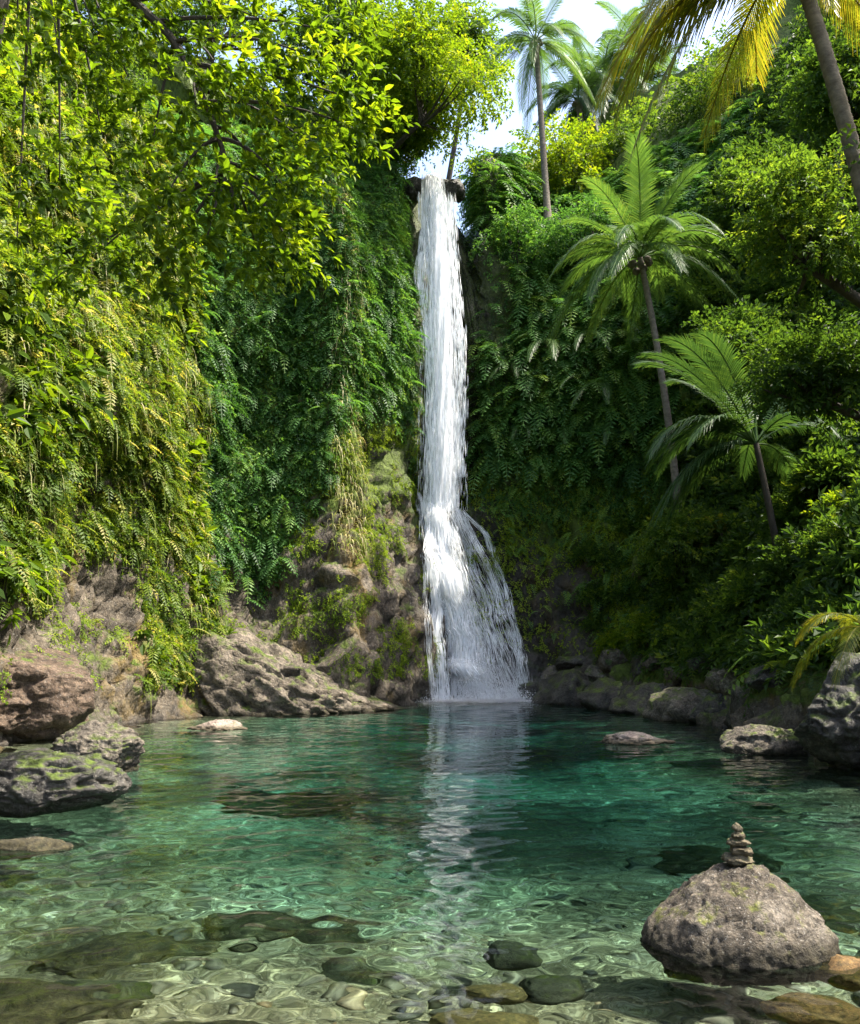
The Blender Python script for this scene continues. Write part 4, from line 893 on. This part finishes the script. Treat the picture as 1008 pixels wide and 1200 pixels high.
# ------------------------------------------------------------------ foreground boulder and cairn
v0, f0 = ICO[6]
def fore_boulder():
    ux, uy, uz = v0.T; zz = np.interp(uz, [-1, -.5, 0, .3, .6, .85, 1], [-.46, -.3, -.02, .10, .25, .37, .43])
    rr = np.interp(zz, [-.46, -.40, -.3, -.16, -.06, .02, .09, .18, .28, .36, .41, .43], [0, .25, .5, .575, .58, .57, .54, .46, .345, .23, .13, 0])
    h = np.sqrt(ux ** 2 + uy ** 2) + 1e-6; a = np.arctan2(uy, ux)
    rr = rr * (1 + .05 * np.cos(2 * a + .4) + .045 * np.cos(3 * a + 1.1))
    P = np.stack([ux / h * rr * .84, uy / h * rr * .8, zz], -1)
    P[:, 0] += .05 * np.clip(zz, 0, 1) / .4
    P += norm(P + [0, 0, .1]) * (.05 * fbm(P * 3.5 + 2, 3) + .02 * fbm(P * 9 + 5, 4, ridged=True) + .013 * fbm(P * [26, 26, 40] + 5, 3, ridged=True))[:, None]
    P -= norm(P + [0, 0, .1]) * (.03 * cracks(P * [2.2, 2.2, 3.0] + 12, .035))[:, None]
    return P
FB = np.array(onz(862, 1135)); FBC = (FB[0] * 1.095, FB[1] + .43, 0.0)
o = link('boulder', mesh_data('boulder', fore_boulder(), tris=f0), M['rock_fore'], None, FBC); tag(o, 'speckled pointed boulder in the near water carrying a stone cairn', 'boulder'); o.cycles.is_caustics_receiver = True
topz = max(fore_boulder()[:, 2][np.hypot(fore_boulder()[:, 0] - .05, fore_boulder()[:, 1]) < .05])
cz = topz - .012; cx, cyy = FBC[0] + .05, FBC[1]
for i, (w, h, dx, lab) in enumerate([(.088, .04, -.006, 'broad bottom stone of the little cairn'), (.074, .03, .006, 'second stone from the bottom of the little cairn'), (.061, .027, -.005, 'middle stone of the little cairn'), (.046, .025, .004, 'second stone from the top of the little cairn'), (.03, .03, -.002, 'tiny pointed top stone of the little cairn')]):
    v, f = rock_verts(200 + i, (w, w * .85, h), sub=4, cuts=8, rough=.3)
    if i == 4: v[:, 0] *= 1 - .5 * np.clip(v[:, 2] / h, 0, 1); v[:, 1] *= 1 - .5 * np.clip(v[:, 2] / h, 0, 1)
    o = link('cairn_stone', mesh_data('cairn_stone', v, tris=f), M['cairn'], None, (cx + dx, cyy, cz + h * .86)); o.rotation_euler = (.03, .05 * (-1) ** i, i * 1.3)
    tag(o, lab, 'stone', 'stones of the little cairn'); cz += h * 1.5

# ------------------------------------------------------------------ stones under water
def sub_stone(px, py, wx, wy, h, mat, label, seed, zc=None, rz=0, tilt=(0, 0), group='stones lying under the clear water'):
    p = onz(px, py); x, y = p.x, p.y
    d = float(depth(np.array([x]), np.array([y]))[0])
    return boulder('river_stone', (x, y, (-d + h * .35) if zc is None else zc), (wx, wy, h), mat, label, seed, group=group, rz=rz, tilt=tilt, cat='stone', sub=4 if wx < .5 else 5, rough=.14, cuts=9)
sub_stone(600, 1102, .20, .17, .17, 'rock_teal', 'dark grey stone under water in front of the cairn boulder', 301, zc=-.25)
sub_stone(578, 1150, .17, .13, .11, 'rock_gold', 'small golden stone under water between dark and large golden stones', 302, zc=-.17)
sub_stone(648, 1142, .22, .15, .12, 'rock_teal', 'olive stone under water beside the cairn boulder', 303, rz=.3, zc=-.2)
sub_stone(575, 1188, .30, .2, .17, 'rock_gold', 'large golden stone under water at the bottom picture edge', 304, zc=-.19)
sub_stone(690, 1180, .26, .2, .12, 'rock', 'rough grey stone under water below the cairn boulder', 305)
sub_stone(1000, 1128, .22, .18, .2, 'rock_orange', 'orange stone breaking the surface beside the cairn boulder', 306, zc=-.14, rz=.5)
sub_stone(955, 1165, .26, .17, .16, 'rock_orange', 'brown orange stone under water in the lower corner', 307, zc=-.2, rz=-.5)
sub_stone(860, 1185, .34, .2, .1, 'rock', 'pale flat stone under the reflection of the cairn boulder', 308)
sub_stone(30, 990, .5, .35, .2, 'rock_sub', 'dark flat stone awash below the low mossy boulder', 309, zc=-.12)
sub_stone(330, 915, 1.0, .8, .45, 'rock_sub', 'big brown rock lying under the shallow green water', 310)
sub_stone(840, 965, .55, .5, .35, 'rock_sub', 'large olive rock under water behind the cairn', 311)
sub_stone(300, 1030, .35, .25, .2, 'rock_sub', 'brown stone under water in the middle of the near pool', 312)
sub_stone(410, 1080, .2, .16, .14, 'rock_teal', 'dark stone under water left of the waterfall reflection', 313)
sub_stone(120, 1110, .3, .2, .15, 'rock_teal', 'olive stone under water at the lower left', 314)
sub_stone(250, 1170, .3, .2, .12, 'rock_sub', 'dark stone under water near the bottom left of the picture', 315)
sub_stone(150, 1062, .6, .34, .16, 'rock_sub', 'long dark slab under water in the near left of the pool', 320, rz=.2)
sub_stone(40, 1130, .55, .35, .2, 'rock_sub', 'dark slab under water at the left picture edge', 321, rz=-.2)
sub_stone(390, 1030, .42, .22, .14, 'rock_sub', 'brown slab under water beside the waterfall reflection', 323, rz=-.3)
sub_stone(190, 1185, .42, .25, .13, 'rock_sub', 'black slab under water at the bottom picture edge', 324, rz=.4)
sub_stone(920, 1010, .8, .45, .3, 'rock_sub', 'dark slab under water behind the cairn boulder near the picture edge', 326, rz=-.1)
# countless cobbles on the bed
def cobbles():
    pv = []; pf_ = []; pt = []; o = 0
    f1 = ICO[2][1]; bases = [rock_verts(400 + i, (1, .8, .55), sub=2, cuts=6)[0] for i in range(6)]
    for i in range(2600):
        y = 2.9 + 11 * rng.random() ** 2.0; x = rng.uniform(-.6, .6) * y; 
        if fbm(np.array([x * .8, y * .8, 4.0]), 2) < -.05: continue
        d = float(depth(np.array([x]), np.array([y]))[0]); s = .015 + .065 * rng.random() ** 3.5 * (1 + y * .1)
        if d < s * 1.1: continue
        a = rng.uniform(0, 6.3); b = bases[i % 6]; c, s_ = math.cos(a), math.sin(a)
        w = np.stack([b[:, 0] * c - b[:, 1] * s_, b[:, 0] * s_ + b[:, 1] * c, b[:, 2]], -1) * s + [x, y, -d + .2 * s]
        pv.append(w); pf_.append(f1 + o); o += len(w); pt.append(np.full(len(w), rng.random()))
    return np.concatenate(pv), np.concatenate(pf_), np.concatenate(pt)
def cobble_mat():
    m, nt, out, N = newmat('cobble_stone'); L = nt.links
    a = N('Attribute', attribute_name='tint'); g = N('NewGeometry')
    n = N('TexNoise', **{'Scale': 22.0, 'Detail': 5.0}); L.new(g.outputs['Position'], n.inputs['Vector'])
    c = ramp(nt, [(0, (.02, .021, .017)), (.3, (.06, .056, .04)), (.55, (.11, .10, .07)), (.8, (.18, .165, .12)), (.93, (.17, .11, .05)), (1, (.3, .28, .24))], a.outputs['Fac'])
    mu = N('Mix', data_type='RGBA', blend_type='MULTIPLY'); mu.inputs[0].default_value = 1; L.new(c, mu.inputs[6]); L.new(ramp(nt, [(.35, (.5, .5, .5)), (.65, (1.3, 1.3, 1.3))], n.outputs[0]), mu.inputs[7])
    p = N('BsdfPrincipled'); p.inputs['Roughness'].default_value = .7; L.new(mu.outputs[2], p.inputs['Base Color']); L.new(p.outputs[0], out.inputs[0]); return m
v, f, t_ = cobbles(); o = link('cobbles', mesh_data('cobbles', v, tris=f, attrs={'tint': t_}), cobble_mat()); tag(o, 'small cobbles strewn over the pool bed', kind='stuff'); o.cycles.is_caustics_receiver = True

# ------------------------------------------------------------------ waterfall
WF = empty('waterfall', (0.8, 32.4, 0), 'tall white waterfall dropping into the pool over a dark rock apron', 'waterfall')
wo = np.array(WF.location)
def path_streaks(path, half, n, w=(.005, .02), ln=(.2, 1.0), depth_s=.12, gauss=.45, skew=1.0, wob=.02):
    path = np.asarray(path, float); m = len(path); u = rng.random(n) ** skew * (m - 1.001); L = np.linalg.norm(np.diff(path, axis=0), axis=1)
    half = np.asarray(half, float); lat = rng.normal(0, gauss, n)
    def at(u):
        i = np.clip(u.astype(int), 0, m - 2); f = (u - i)[:, None]; p = path[i] * (1 - f) + path[i + 1] * f; h = half[i] * (1 - f[:, 0]) + half[i + 1] * f[:, 0]; return p, h
    lat = np.where(np.abs(lat) > 2.2 * gauss, lat * .3, lat); l = rng.uniform(ln[0], ln[1], n); ii = np.clip(u.astype(int), 0, m - 2); du = l / L[ii]
    p0, h0 = at(u); p1, h1 = at(np.clip(u + du, 0, m - 1.001))
    dz = rng.normal(0, depth_s, n) 
    a = p0 + np.stack([lat * h0, -np.abs(dz), 0 * lat], -1); b = p1 + np.stack([lat * h1 + rng.normal(0, wob, n), -np.abs(dz), 0 * lat], -1)
    ww = rng.uniform(w[0], w[1], n)[:, None]; ang = rng.uniform(-.9, .9, n); sd = np.stack([np.cos(ang), np.sin(ang), 0 * ang], -1) * ww
    mid = a * .65 + b * .35
    V = np.stack([a, mid + sd, b, mid - sd], 1).reshape(-1, 3); Q = np.arange(4 * n).reshape(n, 4)
    return V, Q, np.zeros(4 * n)
def fall_part(name, items, mat='fall'):
    v, q, a = merge(items); return link(name, mesh_data(name, v - wo, q), M[mat], WF)
LIPY = 33.9
def fp(px, py, Y): return np.array(pix(px, py, Y))
up = [fp(506, 204, 34.4), fp(507, 212, 33.9), fp(509, 240, 33.55), fp(513, 300, 33.3), fp(516, 370, 33.2), fp(518, 450, 33.1), fp(518, 530, 33.0), fp(517, 600, 33.0)]
up = catmull(np.array(up), np.linspace(0, 6.999, 40))
hw = np.interp(np.linspace(0, 1, 40), [0, .12, .4, .7, 1], [.5, .52, .62, .7, .78])
left_v = catmull(np.array([fp(494, 225, 33.7), fp(497, 280, 33.4), fp(492, 330, 33.35), fp(503, 420, 33.2), fp(506, 560, 33.1)]), np.linspace(0, 3.999, 20))
right_v = catmull(np.array([fp(526, 225, 33.7), fp(532, 320, 33.4), fp(540, 420, 33.2), fp(538, 560, 33.1)]), np.linspace(0, 2.999, 20))
plume = fall_part('falling_plume', [path_streaks(up, hw * 1.05, 6000, w=(.004, .016), ln=(.3, 1.2), gauss=.4, skew=.7), path_streaks(up, hw * .6, 3000, w=(.006, .02), ln=(.3, 1.3), skew=.65), path_streaks(left_v, np.full(20, .25), 700), path_streaks(right_v, np.full(20, .3), 1100), path_streaks(up[22:], hw[22:] * 1.1, 2500, w=(.003, .009), ln=(.2, .9), gauss=.55)])
# translucent veil sheets
def veil(path, half, dy, nx=14, edge=.30, core=.42, thin=0):
    path = np.asarray(path); m = len(path); V = []; D = []
    for i in range(m):
        for j in range(nx):
            s = -1 + 2 * j / (nx - 1); V.append(path[i] + [s * half[i], dy - .22 * (1 - s * s) + .06 * math.sin(i * .9 + j * 1.7), 0]); D.append(core - thin * max(0, 1 - 2.2 * i / m) - edge * abs(s) ** 1.5 - (.3 if abs(s) > .99 else 0))
    idx = np.arange(m * nx).reshape(m, nx); q = np.stack([idx[:-1, :-1], idx[:-1, 1:], idx[1:, 1:], idx[1:, :-1]], -1).reshape(-1, 4)
    return np.array(V), q, np.array(D)
def veil_part(name, items, par):
    v, q, a = merge(items); return link(name, mesh_data(name, v - wo, q, attrs={'dens': a}), M['fall_sheet'], par)
veil_part('plume_veil', [veil(up, hw * 1.05, .1, core=.29, thin=.2), veil(up, hw * .7, -.12, core=.29, thin=.2)], plume)
# lower cascade over the apron: trace lines of water on the real rock
def trace(pts, lift=.12, n=18):
    pts = catmull(np.array(pts, float), np.linspace(0, len(pts) - 1.001, n)); out = []
    for x, y in pts:
        p, nn = hit(x, min(y, 819)); 
        if p is None: continue
        out.append(np.array(p + nn * lift + Vector((0, -lift, 0))))
    out[-1][2] = min(out[-1][2], -.06)
    return np.array(out)
cas = []; vs = []
main = trace([(516, 585), (520, 640), (530, 700), (545, 760), (560, 818)], .2)
cas.append(path_streaks(main, np.linspace(.6, .85, len(main)), 2300, w=(.004, .016), gauss=.4)); cas.append(path_streaks(main, np.linspace(.35, .4, len(main)), 3500, w=(.008, .03), gauss=.4)); cas.append(path_streaks(main, np.linspace(.6, 1.2, len(main)), 1800, w=(.004, .014), gauss=.5)); vs.append(veil(main, np.linspace(.6, .75, len(main)), -.05, core=.28))
lf = trace([(500, 588), (503, 640), (508, 700), (515, 760), (520, 818)], .12); cas.append(path_streaks(lf, np.linspace(.18, .35, len(lf)), 1600))
lf2 = trace([(510, 600), (518, 660), (530, 730), (532, 818)], .12); cas.append(path_streaks(lf2, np.linspace(.18, .25, len(lf2)), 700))
for k, (pts, wdt, num) in enumerate([([(528, 592), (548, 650), (570, 720), (590, 790), (600, 818)], .35, 1500), ([(535, 596), (560, 640), (580, 690), (600, 750), (615, 800)], .25, 900), ([(540, 600), (565, 625), (585, 670), (597, 720), (612, 790)], .14, 500), ([(525, 610), (545, 690), (565, 760), (580, 818)], .4, 1500), ([(488, 578), (496, 592), (503, 620), (500, 700), (505, 800)], .1, 500)]):
    t = trace(pts, .1); cas.append(path_streaks(t + .1 * fbm(t * 1.5 + k, 2)[:, None] * [1, 0, 0], np.linspace(wdt * .7, wdt * 1.7, len(t)), int(num * .9), w=(.003, .011), ln=(.25, .9), gauss=.45, wob=.03))
cs = fall_part('cascade', cas); veil_part('cascade_veil', vs, cs)
# spray and foam where the water lands
n = 16000; c = Vector(main[-1]); ang = rng.uniform(0, 6.3, n); rr_ = np.abs(rng.normal(0, .9, n)); P = np.stack([c.x + rr_ * np.cos(ang) * 1.2, c.y - .25 + rr_ * np.sin(ang) * .45, np.abs(rng.normal(0, .75, n)) * np.exp(-rr_ * .7) + .01], -1)
T1 = [(np.array([(-1, 0, -.6), (1, 0, -.6), (.6, 0, .8), (-.6, 0, .8)]), np.array([(0, 1, 2, 3)]), np.zeros(4))]
a_ = jit(n, 1); spray = instance(T1, P, frames(norm(a_), norm(jit(n, 1))), rng.uniform(.005, .02, n), np.zeros(n)); fall_part('spray', [spray])
n = 12000; x = rng.normal(c.x - .1, 1.25, n); y = c.y - np.abs(rng.normal(0, .9, n)) + .1; P = np.stack([x, y, .012 + np.abs(rng.normal(0, .05, n))], -1)
fz = np.tile([0, 0, 1.], (n, 1)); foam = instance(T1, P, frames(norm(np.stack([rng.normal(0, .2, n), 0 * x + .02, 1 + 0 * x], -1)), norm(np.stack([0 * x, -1 + 0 * x, .1 + 0 * x], -1))), rng.uniform(.015, .075, n) * np.exp(-((x - c.x) / 2.5) ** 2), np.zeros(n)); fall_part('foam', [foam])


# ------------------------------------------------------------------ mist hanging over the foot of the fall
for k_, (rx, rz_, dens) in enumerate([(1.5, 1.1, .10), (2.4, 1.9, .045)]):
    v, f = ICO[3]; me = mesh_data('mist', v * [rx, .9, rz_], tris=f)
    mm, nt_, out_, N_ = newmat('mist_air'); pv = N_('VolumePrincipled'); pv.inputs['Density'].default_value = dens; pv.inputs['Color'].default_value = (.95, .97, 1, 1)
    nt_.links.new(pv.outputs[0], out_.inputs[1])
    o = link('mist', me, mm, None, (c.x, c.y - .3, .4 + .3 * k_)); tag(o, 'pale mist hanging over the foot of the waterfall', kind='stuff')
